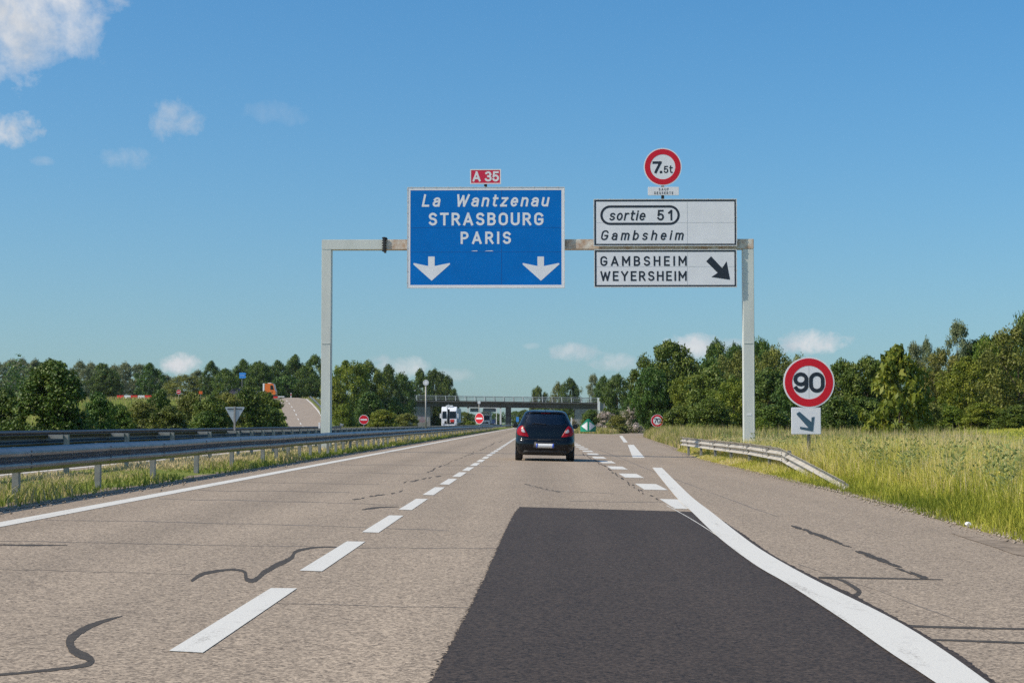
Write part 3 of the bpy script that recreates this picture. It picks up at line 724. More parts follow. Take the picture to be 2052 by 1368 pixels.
# ------------------------------------------------------------------ gantry and its signs
GD = 58.5
def gantry():
    b = at(655, 900, GD); bx = b.x
    zg = g1(-7.25, GD)
    xl0, xl1 = at(643.5, 700, GD).x, at(663, 700, GD).x
    xr0, xr1 = at(1490, 700, GD).x, at(1512, 700, GD).x
    zt, zb = at(1026, 479.5, GD).z, at(1026, 499.5, GD).z
    t = thing('sign_gantry', (0, GD, 0), 'pale grey steel portal gantry spanning the carriageway, carrying the overhead signs', 'sign gantry')
    D = .40
    for x0, x1, zb0 in ((xl0, xl1, g1(xl0, GD) - .3), (xr0, xr1, g1(xr0, GD) - .3)):
        MB().box(x0, x1, 0, D, zb0, zb - .003).build('post', M_gantry, t, bevel=.012)
    cols = t.children
    for x0, x1, pst in ((xl0, xl1, cols[0]), (xr0, xr1, cols[1])):
        z = at(655, 687, GD).z
        f_ = MB(); f_.box(x0 + .02, x1 - .03, -.012, -.002, z - .03, z); f_.box(x1 - .035, x1 - .02, -.012, -.002, z - 3.2, z - .03)
        f_.build('reinforcing_plate', M_gantry, pst)
        f_ = MB(); f_.box(x0 - .12, x1 + .12, -.12, D + .12, g1(x0, GD) - .05, g1(x0, GD) + .04); f_.build('base_plate', M_post, pst)
    MB().box(xr0 + .1, xr0 + .26, -.006, -.001, at(1500, 832, GD).z, at(1500, 828, GD).z).build('id_label', M_plas, cols[1])
    fl = at(770, 490, GD).x; bs = at(815, 490, GD).x
    MB().box(xl0, fl - .03, 0, D, zb, zt).build('beam', M_gantry, t, bevel=.012)
    MB().box(fl + .03, xr1, 0, D, zb, zt).build('beam', M_rust, t, bevel=.012)
    f_ = MB(); f_.box(fl - .03, fl + .03, -.08, D + .08, zb - .08, zt + .08)
    ob = f_.build('flange', M_dark, t)
    g_ = MB()
    for k in range(6):
        z = zb - .05 + k * (zt - zb + .1) / 5
        g_.tube((fl - .07, -.05, z), (fl + .09, -.05, z), .025, n=6)
    for k in range(4): g_.tube((fl - .07, .02 + k * .1, zt + .045), (fl + .09, .02 + k * .1, zt + .045), .02, n=6)
    g_.build('flange_bolts', M_dark, ob)
    return t
gantry()
SD = GD - .13                      # plane of the sign fronts: the boards stand off the beam on brackets
def rect_px(x0, y0, x1, y1, d=SD):
    a = at(x0, y1, d); b = at(x1, y0, d); return a.x, b.x, a.z, b.z     # x0,x1,z0,z1
def board(name, label, cat, px, face, border, rim, bands=(), d=SD, corner=.02, seam=None, group=None, brackets=True, vseam=()):
    x0, x1, z0, z1 = rect_px(*px, d)
    cx = (x0 + x1) / 2; t = thing(name, (cx, d, z0), label, cat, group)
    w = (x1 - x0) / 2; h = z1 - z0
    MB().box(-w, w, 0, .05, 0, h).build('panel', face, t, bevel=.006)
    if border:
        bw, bm, ins = border
        f_ = MB(); a, b2 = w - ins, ins
        f_.box(-a, a, -.004, .0, b2, b2 + bw); f_.box(-a, a, -.004, .0, h - b2 - bw, h - b2)
        f_.box(-a, -a + bw, -.0042, .0, b2 + bw, h - b2 - bw); f_.box(a - bw, a, -.0042, .0, b2 + bw, h - b2 - bw)
        f_.build('border', bm, t)
    if rim:
        f_ = MB(); e_ = .025
        f_.box(-w - e_, w + e_, -.012, .06, -e_, -.001); f_.box(-w - e_, w + e_, -.012, .06, h + .001, h + e_)
        f_.box(-w - e_, -w - .001, -.0118, .0598, 0, h); f_.box(w + .001, w + e_, -.0118, .0598, 0, h)
        k = -w + .1                                     # clamp studs
        while k < w: f_.box(k, k + .04, -.017, -.012, h + .003, h + e_ + .012); f_.box(k, k + .04, -.017, -.012, -e_ - .008, -.003); k += .42
        k = .15
        while k < h: f_.box(-w - e_ - .012, -w - .004, -.017, -.012, k, k + .04); f_.box(w + .004, w + e_ + .012, -.017, -.012, k, k + .04); k += .4
        f_.build('rim', rim, t)
    if seam:
        f_ = MB()
        for fr in seam[0]: f_.box(-w + .06, w - .06, -.0022, 0, h * fr - .006, h * fr + .003)
        for fr in vseam: f_.box(-w + 2 * w * fr - .006, -w + 2 * w * fr + .006, -.0026, 0, .06, h - .06)
        f_.build('seam', seam[1], t)
    if brackets:
        f_ = MB()
        for k in (-.7, -.25, .25, .7): f_.box(w * k - .05, w * k + .05,   .0505, .129, h * .08, h * .92)
        f_.build('bracket', M_dark, t)
    return t
def put_text(t, s, px, mt, tk=.17, shear=0, d=SD, y=-.0035, sx=1.0, gapw=.62):
    x0, x1, z0, z1 = rect_px(*px, d); mb = MB(); o_ = t.location
    text_mb(mb, s, x0 - o_.x, x1 - o_.x, z0 - o_.z, z1 - o_.z, tk, y, shear, gapw, sx)
    # give the letters a little thickness
    n_ = len(mb.v)
    ob = mb.build('lettering', mt, t)
    return ob
def put_poly(t, name, pts, mt, d=SD, y0=-.0035, y1=-.001):
    o_ = t.location
    Q = [at(x, y, d) for x, y in pts]
    return MB().poly([(q.x - o_.x, q.z - o_.z) for q in Q], y0, y1).build(name, mt, t)

t = board('direction_sign', 'large blue overhead motorway sign reading STRASBOURG and PARIS with two arrows', 'road sign', (817, 376, 1130, 576), M_blue, (.085, M_white, 0), M_cream, seam=((.355, .60), M_bseam), vseam=(.6,))
put_text(t, 'La Wantzenau', (845, 389, 1103, 414.5), M_white, .165, .2, gapw=.75)
put_text(t, 'STRASBOURG', (859, 426, 1089, 452), M_white, .18)
put_text(t, 'PARIS', (923, 464, 1024, 489), M_white, .18)
for dx in (0, 219):
    put_poly(t, 'arrow', [(858 + dx, 514), (871 + dx, 514), (871 + dx, 533), (901 + dx, 527), (902 + dx, 529.5), (865 + dx, 562.5), (828 + dx, 529.5), (829 + dx, 527), (858 + dx, 533)], M_white)
# traces of peeled film along the seam
for xa, xb in ((944, 958), (971, 989)):
    put_poly(t, 'peeled_strip', [(xa, 503.4), (xa + 4, 502.3), (xb - 3, 502), (xb, 503.4)], M_white)
t = board('route_sign', 'small crimson plate reading A 35 above the blue sign', 'road sign', (942, 339, 1004, 369), M_crim, (.035, M_white, 0), None, brackets=False)
put_text(t, 'A 35', (947, 343.5, 1000, 364), M_white, .19, gapw=.30)
h0 = rect_px(942, 339, 1004, 369); MB().box(-.05, .05, .051, .13, -.55, .40).build('bracket', M_dark, t)
t = board('exit_sign', 'upper white overhead exit sign reading sortie 51 and Gambsheim', 'road sign', (1191, 400, 1475, 492), M_white, (.05, M_ink, .008), M_cream, seam=((.5,), M_seam), vseam=(.655,))
put_text(t, 'sortie', (1220, 421, 1296, 442), M_ink, .15, .2)
put_text(t, '51', (1317, 420.5, 1347, 442), M_ink, .17)
put_text(t, 'Gambsheim', (1203, 461, 1372, 481.5), M_ink, .15, .2)
def capsule(t, x0, y0, x1, y1, wpx):
    o_ = t.location; a = at(x0, y1, SD); b = at(x1, y0, SD); r_ = (b.z - a.z) / 2; w_ = wpx / F * SD
    cz = (a.z + b.z) / 2 - o_.z; xa = a.x - o_.x + r_; xb = b.x - o_.x - r_; pts = []
    pts = E(xb, cz, r_ - w_ / 2, r_ - w_ / 2, 90, -90, 16) + E(xa, cz, r_ - w_ / 2, r_ - w_ / 2, 270, 90, 16) + [(xb, cz + r_ - w_ / 2)]
    mb = MB(); ribbon(mb, pts, w_ / 2, -.0035)
    mb.build('capsule_outline', M_ink, t)
capsule(t, 1203, 411.5, 1362, 451, 4.6)
t = board('exit_lane_sign', 'lower white overhead sign reading GAMBSHEIM WEYERSHEIM with slanting black arrow', 'road sign', (1192, 501, 1475, 574.5), M_white, (.05, M_ink, .008), M_cream, seam=((.55,), M_seam), vseam=(.655,))
put_text(t, 'GAMBSHEIM', (1203, 513, 1376, 533), M_ink, .17)
put_text(t, 'WEYERSHEIM', (1203, 543, 1376, 563), M_ink, .17)
put_poly(t, 'arrow', [(1425, 513.5), (1447, 537), (1456, 523.5), (1463, 560.5), (1425.5, 555), (1438, 546.5), (1415, 523.5)], M_ink)
# round weight limit sign with its small plate, both above the exit sign
def round_sign(t, cx, cz, r, y, mred=None, inner=.66, rimw=.055):
    MB().disc(cx, cz, r, y, y + .03, 48).build('disc', M_white, t)
    MB().disc(cx, cz, r * (1 - rimw), y - .004, y - .001, 48, inner=r * inner).build('red_ring', M_red, t)
p = at(1328, 334.5, SD); r_ = 38.2 / F * SD
t = thing('weight_limit_sign', p - Vector((0, 0, r_)), 'round red ringed 7.5t weight limit sign on top of the exit sign', 'road sign')
round_sign(t, 0, r_, r_, 0)
put_text(t, '7', (1307.5, 323.5, 1324.5, 347.5), M_ink, .21, sx=1.15); put_text(t, '.', (1322, 342.5, 1328, 347.5), M_ink, 1.0)
put_text(t, '5', (1330, 332.5, 1339, 347), M_ink, .17); put_text(t, 't', (1341, 331, 1349, 347), M_ink, .16)
MB().box(-.05, .05, .031, .10, -.9, r_ * 1.4).build('bracket', M_dark, t)
t = board('supplementary_plate', 'small white plate reading SAUF DESSERTE under the weight limit sign', 'road sign', (1298.5, 374.5, 1360.5, 391.5), M_white, None, None, brackets=False)
put_text(t, 'SAUF', (1320, 377, 1340, 382), M_ink, .16); put_text(t, 'DESSERTE', (1311, 384.3, 1349, 389.5), M_ink, .16)

# ------------------------------------------------------------------ roadside signs
def post_sign(label, px, py, rpx, d, text=None, tx=None, kind='limit', plate=None, rzv=0, group=None, name='speed_limit_sign', tilt=0):
    c = at(px, py, d); r = rpx / F * d; zg = g1(c.x, d)
    t = thing(name, (c.x, d, zg), label, 'road sign', group, rzv)
    cz = c.z - zg
    MB().tube((0, .09, -.3), (0, .09, cz + r * .7), .045, n=10).build('post', M_post, t, smooth=True)
    if kind == 'limit':
        round_sign(t, 0, cz, r, 0, inner=.655)
    elif kind == 'no_entry':
        MB().disc(0, cz, r, 0, .03, 40).build('disc', M_white, t)
        MB().disc(0, cz, r * .92, -.004, -.001, 40).build('red_face', M_red, t)
        MB().box(-r * .68, r * .68, -.008, -.004, cz - r * .15, cz + r * .15).build('white_bar', M_white, t)
    MB().box(-r * .5, r * .5, .031, .06, cz - r * .45, cz - r * .38).build('clamp', M_back, t); MB().box(-r * .5, r * .5, .031, .06, cz + r * .38, cz + r * .45).build('clamp', M_back, t)
    return t, cz, r
def sign_text(t, s, cx, cz, w, h, mt, tk, shear=0, sx=1.0):
    mb = MB(); text_mb(mb, s, cx - w / 2, cx + w / 2, cz - h / 2, cz + h / 2, tk, -.0035, shear, .6, sx)
    mb.build('lettering', mt, t)
t, cz, r = post_sign('round 90 speed limit sign with arrow plate in the tall roadside grass', 1621, 766, 51, 41.8)
sign_text(t, '90', 0, cz, r * 1.22, r * .80, M_ink, .185, sx=1.10)
MB().box(-.006, .006, -.0015, 0, cz - r * .62, cz + r * .62).build('seam', M_seam, t)
a, b = at(1586, 870, 41.8), at(1645, 816, 41.8); o_ = t.location
pl_ = MB().box(a.x - o_.x, b.x - o_.x, .0, .03, a.z - o_.z, b.z - o_.z).build('arrow_plate', M_white, t, bevel=.012)
M_slate = mat('faded_slate_arrow', (.05, .11, .16), .5, var=.2, scale=5)
Q = [(1596, 828), (1602, 824.5), (1626, 845), (1626, 836), (1632, 834.5), (1629, 864), (1603, 859), (1603, 854.5), (1620, 857), (1597, 831)]
Q = [at(x, y, 41.8) for x, y in Q]
MB().poly([(q.x - o_.x, q.z - o_.z) for q in Q], -.006, -.001).build('arrow', M_slate, pl_)
t, cz, r = post_sign('round 70 speed limit sign half hidden by tall grass beside the exit', 1317, 842.5, 12.6, 150)
sign_text(t, '70', 0, cz, r * 1.05, r * .78, M_ink, .18)
post_sign('no entry sign just right of the left gantry post, across the oncoming carriageway', 729, 840.5, 9.6, 153, kind='no_entry', name='no_entry_sign', group='no entry signs')
post_sign('turned no entry sign in the median in front of the bridge', 960.5, 838, 11.2, 205, kind='no_entry', name='no_entry_sign', group='no entry signs', rzv=R(-36))
post_sign('tiny no entry sign above the bushes near the red and white barriers', 358, 785, 4.6, 335, kind='no_entry', name='no_entry_sign', group='no entry signs')

def back_sign(label, px, py, rpx, d, name='round_sign'):
    c = at(px, py, d); r = rpx / F * d; zg = g1(c.x, d)
    t = thing(name, (c.x, d, zg), label, 'road sign', 'round signs seen from behind'); cz = c.z - zg
    MB().tube((0, 0, -.3), (0, 0, cz - r * .3), .06, n=8).build('post', M_post, t, smooth=True)
    MB().disc(0, cz, r, -.09, -.065, 28).build('disc', M_plas, t); MB().disc(0, cz, r * .8, -.094, -.091, 28, inner=r * .66).build('rim', M_back, t)
back_sign('pale blank round sign on a tall thin pole before the left abutment', 853.5, 766.5, 5.8, 124)
back_sign('small pale round sign on a pole directly above the turned no entry sign', 960, 806, 3.2, 262)
back_sign('tiny white round sign at the left end of the bridge railing', 831, 783, 2.4, 412)
# give way sign seen from behind
c = at(470.5, 815, 92); w_ = 18.8 / F * 92; hh = 33 / F * 92; zg = g1(c.x, 92)
t = thing('give_way_sign', (c.x, 92, zg), 'grey back of an inverted triangle give way sign beyond the rails', 'road sign')
cz = c.z - zg
MB().poly([(-w_, cz), (w_, cz), (w_ + .02, cz - .05), (.04, cz - hh), (-.04, cz - hh), (-w_ - .02, cz - .05)], 0, .03).build('panel', M_back, t)
MB().box(-.045, .045, -.075, -.002, -.3, cz + .03).build('post', M_post, t)
MB().box(-w_ * .78, w_ * .78, -.03, -.002, cz - .13, cz - .08).build('clamp', M_galvdark, t)
# sign seen edge-on before the lorry
c = at(899, 850, 190); zg = g1(c.x, 190)
t = thing('edge_on_sign', (c.x, 190, zg), 'dark narrow sign seen edge on with hooked pole before the white lorry', 'road sign')
MB().box(-.10, .10, -.6, .6, .95, 2.6).build('panel', M_dark, t, bevel=.03)
mb = MB(); mb.tube((-.02, 0, -.2), (-.02, 0, .95), .07, n=8)
pts = [(-.13, -.62, .95), (-.13, -.62, 2.55), (-.11, -.62, 2.85), (-.02, -.62, 3.05), (.09, -.62, 3.06), (.14, -.62, 2.92)]
for a, b in zip(pts, pts[1:]): mb.tube(a, b, .045, n=6)
mb.build('pole', M_back, t, smooth=True)
# green nose marker between motorway and exit
c = at(1179, 864.5, 198); s_ = F / 198; zg = g1(c.x, 198)
t = thing('nose_marker', (c.x, 198, max(zg, c.z)), 'green diverge marker with two white triangles on the exit nose', 'traffic marker')
def arc_pts():
    w = 15.6 / s_; ht = 25.5 / s_; hs = 11 / s_
    return w, ht, hs
w, ht, hs = arc_pts()
vs = []; n_ = 15
prof = [(-w, 0), (-w, hs)] + [(-w * math.cos(a_) if False else -w + (w) * k / 6, hs + (ht - hs) * math.sin(math.pi / 2 * (k / 6)) ** .9) for k, a_ in ((k, 0) for k in range(1, 7))]
prof = [(-w, 0), (-w, hs), (-w * .25, ht * .93), (-w * .14, ht), (w * .14, ht), (w * .25, ht * .93), (w, hs), (w, 0)]
def curve_y(x): return .55 * (x / w) ** 2
mb = MB()
k = len(prof)
bodyv = [(x, curve_y(x), z) for x, z in prof] + [(x * .98, curve_y(x) + .35, z * .97) for x, z in prof]
mb.add(bodyv, [tuple(range(k)), tuple(range(2 * k - 1, k - 1, -1))] + [(k + i, k + (i + 1) % k, (i + 1) % k, i) for i in range(k)])
mb = MB()
xs_ = np.linspace(-w, w, 17)
def ztop(x):
    a_ = abs(x)
    return float(np.interp(a_, [0, w * .14, w * .25, w], [ht, ht, ht * .93, hs]))
vs = []
for x in xs_: vs += [(x, curve_y(x), 0), (x, curve_y(x), ztop(x)), (x, curve_y(x) + .3, ztop(x)), (x, curve_y(x) + .3, 0)]
fs = []
for i in range(16):
    for j in range(4): fs.append((4 * i + j, 4 * i + (j + 1) % 4, 4 * i + 4 + (j + 1) % 4, 4 * i + 4 + j))
fs += [(0, 1, 2, 3), (67, 66, 65, 64)]
mb.add(vs, fs); mb.build('body', M_green, t)
for s in (-1, 1):
    rows = []
    for i in range(7):
        f_ = i / 6; x = s * w * (.13 + .75 * f_); h1 = (1 - f_) * ht * .33
        rows.append(((x, curve_y(x) - .012, ht * .43 - h1 * 1.05), (x, curve_y(x) - .012, ht * .43 + h1 * 1.05)))
    strip('white_triangle', rows, M_white, None, t)

def small_sign(name, label, px, py, wpx, hpx, d, m, cat='road sign', pole=True):
    c = at(px, py, d); w = wpx / F * d / 2; h = hpx / F * d; zg = g1(c.x, d); cz = c.z - zg
    t = thing(name, (c.x, d, zg), label, cat)
    MB().box(-w, w, 0, .05, cz - h / 2, cz + h / 2).build('panel', m, t)
    if pole: MB().tube((0, .11, -.2), (0, .11, cz + h * .4), .06, n=8).build('post', M_post, t)
    return t, w, h, cz
M_lblue = mat('bright_blue_panel', (.04, .26, .72), .45)
t, w, h, cz = small_sign('direction_arrow_sign', 'blue stacked arrow signs on a pole above the left bushes', 485, 752, 11, 11.5, 350, M_lblue)
for k in (-1, 1):
    MB().poly([(w * .98, cz + k * h * .26 - h * .21), (w + h * .16, cz + k * h * .26 - h * .14), (w + h * .26, cz + k * h * .26), (w + h * .16, cz + k * h * .26 + h * .14), (w * .98, cz + k * h * .26 + h * .21)], 0, .05).build('arrow_tip', M_lblue, t)
MB().box(-w * .8, w * .9, -.01, -.002, cz - h * .02, cz + h * .02).build('divider', M_white, t)
small_sign('temporary_sign', 'tiny orange temporary sign between the bushes on the left', 402, 786.5, 7, 6, 338, mat('orange_board', (.75, .13, .02), .5))
small_sign('median_sign', 'small blue panel in the far median beside the left of the black car', 1037, 840, 5.5, 10, 500, M_lblue)

def delineator(label, px, py0, py1, d, band=None):
    a = at(px, py0, d); zg = g1(a.x, d); b = at(px, py1, d); t = thing('delineator_post', (a.x, d, min(zg, a.z) if zg > a.z else zg), label, 'marker post', 'white marker posts')
    z0 = 0; z1 = b.z - t.location.z
    MB().box(-.08, .08, 0, .1, z0 - .1, z1).build('post', M_plas, t, bevel=.01)
    if band: MB().box(-.083, .083, -.004, .104, z1 * .68, z1 * .84).build('red_band', M_red, t)
delineator('white delineator post with red band at the top of the ramp', 583, 798, 787, 346, True)
delineator('plain white marker post in the dry grass right of the black car', 1145, 852, 836, 240)
delineator('pale marker post at the foot of the left gantry beyond the rails', 640, 856, 846, 140)

# ------------------------------------------------------------------ bridge
def bridge():
    D = 415; s = F / D
    t = thing('road_bridge', (0, D, 0), 'dark concrete road bridge crossing over both carriageways', 'bridge')
    x0, x1 = at(829, 805, D).x, at(1172, 805, D).x
    def top(x): return at(829, 801.5, D).z + (at(1197, 806.5, D).z - at(829, 801.5, D).z) * (x - x0) / (at(1197, 0, D).x - x0)
    th = 1.45
    vs = []; xa, xb = at(812, 805, D).x, at(1199, 805, D).x
    for x in (xa, xb):
        z = top(x)
        vs += [(x, -.4, z - .32), (x, -.4, z), (x, 10.4, z), (x, 10.4, z - .32), (x, 9.6, z - .32), (x, 9.3, z - th), (x, .6, z - th), (x, .3, z - .32)]
    fs = [(i, (i + 1) % 8, 8 + (i + 1) % 8, 8 + i) for i in range(8)] + [tuple(range(7, -1, -1)), tuple(range(8, 16))]
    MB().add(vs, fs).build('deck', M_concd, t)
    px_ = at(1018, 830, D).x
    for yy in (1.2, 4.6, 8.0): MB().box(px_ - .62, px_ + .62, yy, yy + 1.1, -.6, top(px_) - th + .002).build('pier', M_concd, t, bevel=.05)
    for xa_, xb_, sgn in ((at(812, 805, D).x, at(862, 805, D).x, 1), (at(1152, 805, D).x, at(1199, 805, D).x, -1)):
        z = min(top(xa_), top(xb_)) - th - .01
        MB().box(xa_, xb_, .8, 9.2, -1.0, z).build('abutment', M_conc, t, bevel=.04)
        xo = xa_ if sgn > 0 else xb_
        # wing wall
        wx0, wx1 = (xo - 2.2, xo + .0) if sgn > 0 else (xo, xo + 1.6)
        MB().box(wx0 - .01, wx1 - .02 if sgn > 0 else wx1, -.3, .5, -1, top(xo) + (.9 if sgn > 0 else .2)).build('wing_wall', M_conc, t, bevel=.03)
        if sgn > 0:
            MB().box(xo - 2.3, xo - 1.6, -.5, .7, 2, top(xo) + 1.25).build('end_post', M_plas, t, bevel=.03)
        else:
            MB().box(xo - .2, xo + .4, -.6, .6, 2.4, top(xo) + 1.15).build('end_post', M_plas, t, bevel=.03)
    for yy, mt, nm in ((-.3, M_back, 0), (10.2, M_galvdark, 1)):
        r_ = MB()
        for k, hgt in enumerate((1.15, .78, .36)):
            rr_ = .055 if k == 0 else .035
            r_.tube((xa, yy, top(xa) + hgt), (xb, yy, top(xb) + hgt), rr_, n=6)
        ob = r_.build('railing', mt, t)
        x = xa + .5
        while x < xb:
            z = top(x); MB().add([(x - .07, yy - .05, z), (x + .09, yy - .05, z), (x - .02, yy - .05, z + 1.2), (x - .14, yy - .05, z + 1.2),
                                  (x - .07, yy + .05, z), (x + .09, yy + .05, z), (x - .02, yy + .05, z + 1.2), (x - .14, yy + .05, z + 1.2)],
                                 [(0, 1, 2, 3), (7, 6, 5, 4), (0, 4, 5, 1), (1, 5, 6, 2), (2, 6, 7, 3), (3, 7, 4, 0)]).build('railing_post', M_cream if nm == 0 else M_galvdark, ob)
            x += 2.35
    # faded spray paint on the left abutment
    M_gr = mat('faded_graffiti', (.22, .25, .27), .8, var=.9, scale=.9, col2=(.26, .12, .15))
    MB().box(at(836, 840, D).x, at(858, 840, D).x, .792, .798, at(840, 846, D).z, at(840, 832, D).z).build('graffiti', M_gr, t)
bridge()
# distant gantry beyond the bridge, boards seen from behind
D2 = 620
t = thing('far_sign_gantry', (0, D2, 0), 'distant gantry with two dark sign backs visible beneath the bridge', 'sign gantry')
for px in (938, 1003): 
    x = at(px, 840, D2).x; MB().box(x - .3, x + .3, 0, .5, -.3, at(px, 806, D2).z).build('post', M_cream, t)
a, b = at(936, 817.5, D2), at(1005, 815, D2); MB().box(a.x, b.x, 0, .5, a.z, b.z).build('beam', M_cream, t)
for pa, pb in ((942, 959), (968, 994)):
    a, b = at(pa, 825, D2), at(pb, 804, D2); MB().box(a.x, b.x, .52, .7, a.z, b.z).build('board', mat('board_back_grey', (.10, .12, .14), .6), t)
t = thing('lamp_pole', (at(995, 848, 480).x, 480, 0), 'thin pale pole standing in the far median behind the bridge pier', 'pole')
MB().tube((0, 0, -.2), (0, 0, at(995, 818, 480).z), .12, .08, n=8).build('pole', M_plas, t)
MB().box(-.5, .1, -.1, .1, at(995, 818, 480).z, at(995, 817, 480).z + .05).build('arm', M_plas, t)

# ------------------------------------------------------------------ black hatchback
M_paint = mat('black_car_paint', (.004, .006, .009), .12, .0, spec=.32, coat=.12)
M_trim = mat('black_trim', (.012, .012, .013), .55)
M_tail = mat('tail_lens_red', (.30, .002, .009), .25, spec=.25)
M_clear = mat('tail_lens_clear', (.42, .39, .41), .25, spec=.25)
M_alloy = mat('wheel_alloy', (.35, .35, .36), .35, .8)
M_seat = mat('seat_cloth', (.02, .02, .022), .9)
M_plate = mat('number_plate', (.78, .78, .76), .4)
M_plateb = mat('plate_blue', (.03, .10, .55), .4)
def glass_mat(name, tint, f=.5):
    m = bpy.data.materials.new(name); m.use_nodes = True; nt = m.node_tree; N = nt.nodes; L = nt.links
    N.remove(N['Principled BSDF'])
    tr = N.new('ShaderNodeBsdfTransparent'); tr.inputs[0].default_value = (*tint, 1)
    gl = N.new('ShaderNodeBsdfGlossy'); gl.inputs['Roughness'].default_value = .03; gl.inputs[0].default_value = (.9, .95, 1, 1)
    fr = N.new('ShaderNodeFresnel'); fr.inputs[0].default_value = 1.85
    mx = N.new('ShaderNodeMixShader'); L.new(fr.outputs[0], mx.inputs[0]); L.new(tr.outputs[0], mx.inputs[1]); L.new(gl.outputs[0], mx.inputs[2])
    L.new(mx.outputs[0], N['Material Output'].inputs[0]); return m
M_glass = glass_mat('tinted_glass', (.90, .96, .95))
M_darkglass = mat('dark_window', (.012, .016, .018), .15, spec=.3)
LV = [  # z, rear y, front y, half width, rear corner radius
 (.17, .14, 3.80, .72, .18), (.22, .06, 3.90, .79, .20), (.32, .02, 3.97, .84, .24), (.45, .0, 3.99, .853, .26), (.55, .0, 3.99, .857, .27), (.60, .02, 3.98, .858, .27), (.635, .06, 3.96, .858, .26),
 (.66, .075, 3.93, .858, .26), (.75, .085, 3.83, .857, .26), (.85, .095, 3.55, .852, .26), (.93, .115, 3.22, .838, .26), (1.0, .145, 2.96, .805, .26), (1.05, .185, 2.87, .775, .25), (1.1, .225, 2.78, .75, .24), (1.2, .305, 2.60, .705, .22),
 (1.3, .385, 2.40, .66, .20), (1.36, .435, 2.27, .632, .19), (1.40, .475, 2.15, .612, .19), (1.435, .53, 2.0, .575, .2), (1.462, .64, 1.85, .51, .2), (1.48, .82, 1.66, .40, .2), (1.487, 1.0, 1.45, .22, .12)]
LZ = [l[0] for l in LV]
def lv(z): return [float(np.interp(z, LZ, [l[k] for l in LV])) for k in range(1, 5)]
def rear_y(x, z):
    yr, yf, hw, r = lv(z); ax = min(abs(x), hw - .0005); y = yr + .05 * (ax / hw) ** 2
    if ax > hw - r: y += r - math.sqrt(max(0, r * r - (ax - (hw - r)) ** 2))
    return y
def car_loop(z):
    yr, yf, hw, r = lv(z); P = []
    for i in range(17):
        f_ = -1 + 2 * i / 16; f_ = math.copysign(abs(f_) ** .8, f_)
        P.append((f_ * hw, rear_y(f_ * hw, z)))
    ya = rear_y(hw, z); rf = min(.55, (yf - ya) * .4)
    for i in range(1, 13): P.append((hw, ya + (yf - rf - ya) * i / 12))
    for i in range(1, 8): a_ = math.pi / 2 * i / 7; P.append((hw * (1 - .0) - .45 * hw * (1 - math.cos(a_)), yf - rf + rf * math.sin(a_) - 0))
    xq = P[-1][0]; m_ = []
    for i in range(1, 8): m_.append((xq - 2 * xq * i / 8, yf + .04 * (1 - abs(1 - 2 * i / 8))))
    left = [(-x, y) for x, y in P[17:][::-1]]
    return P + m_ + left
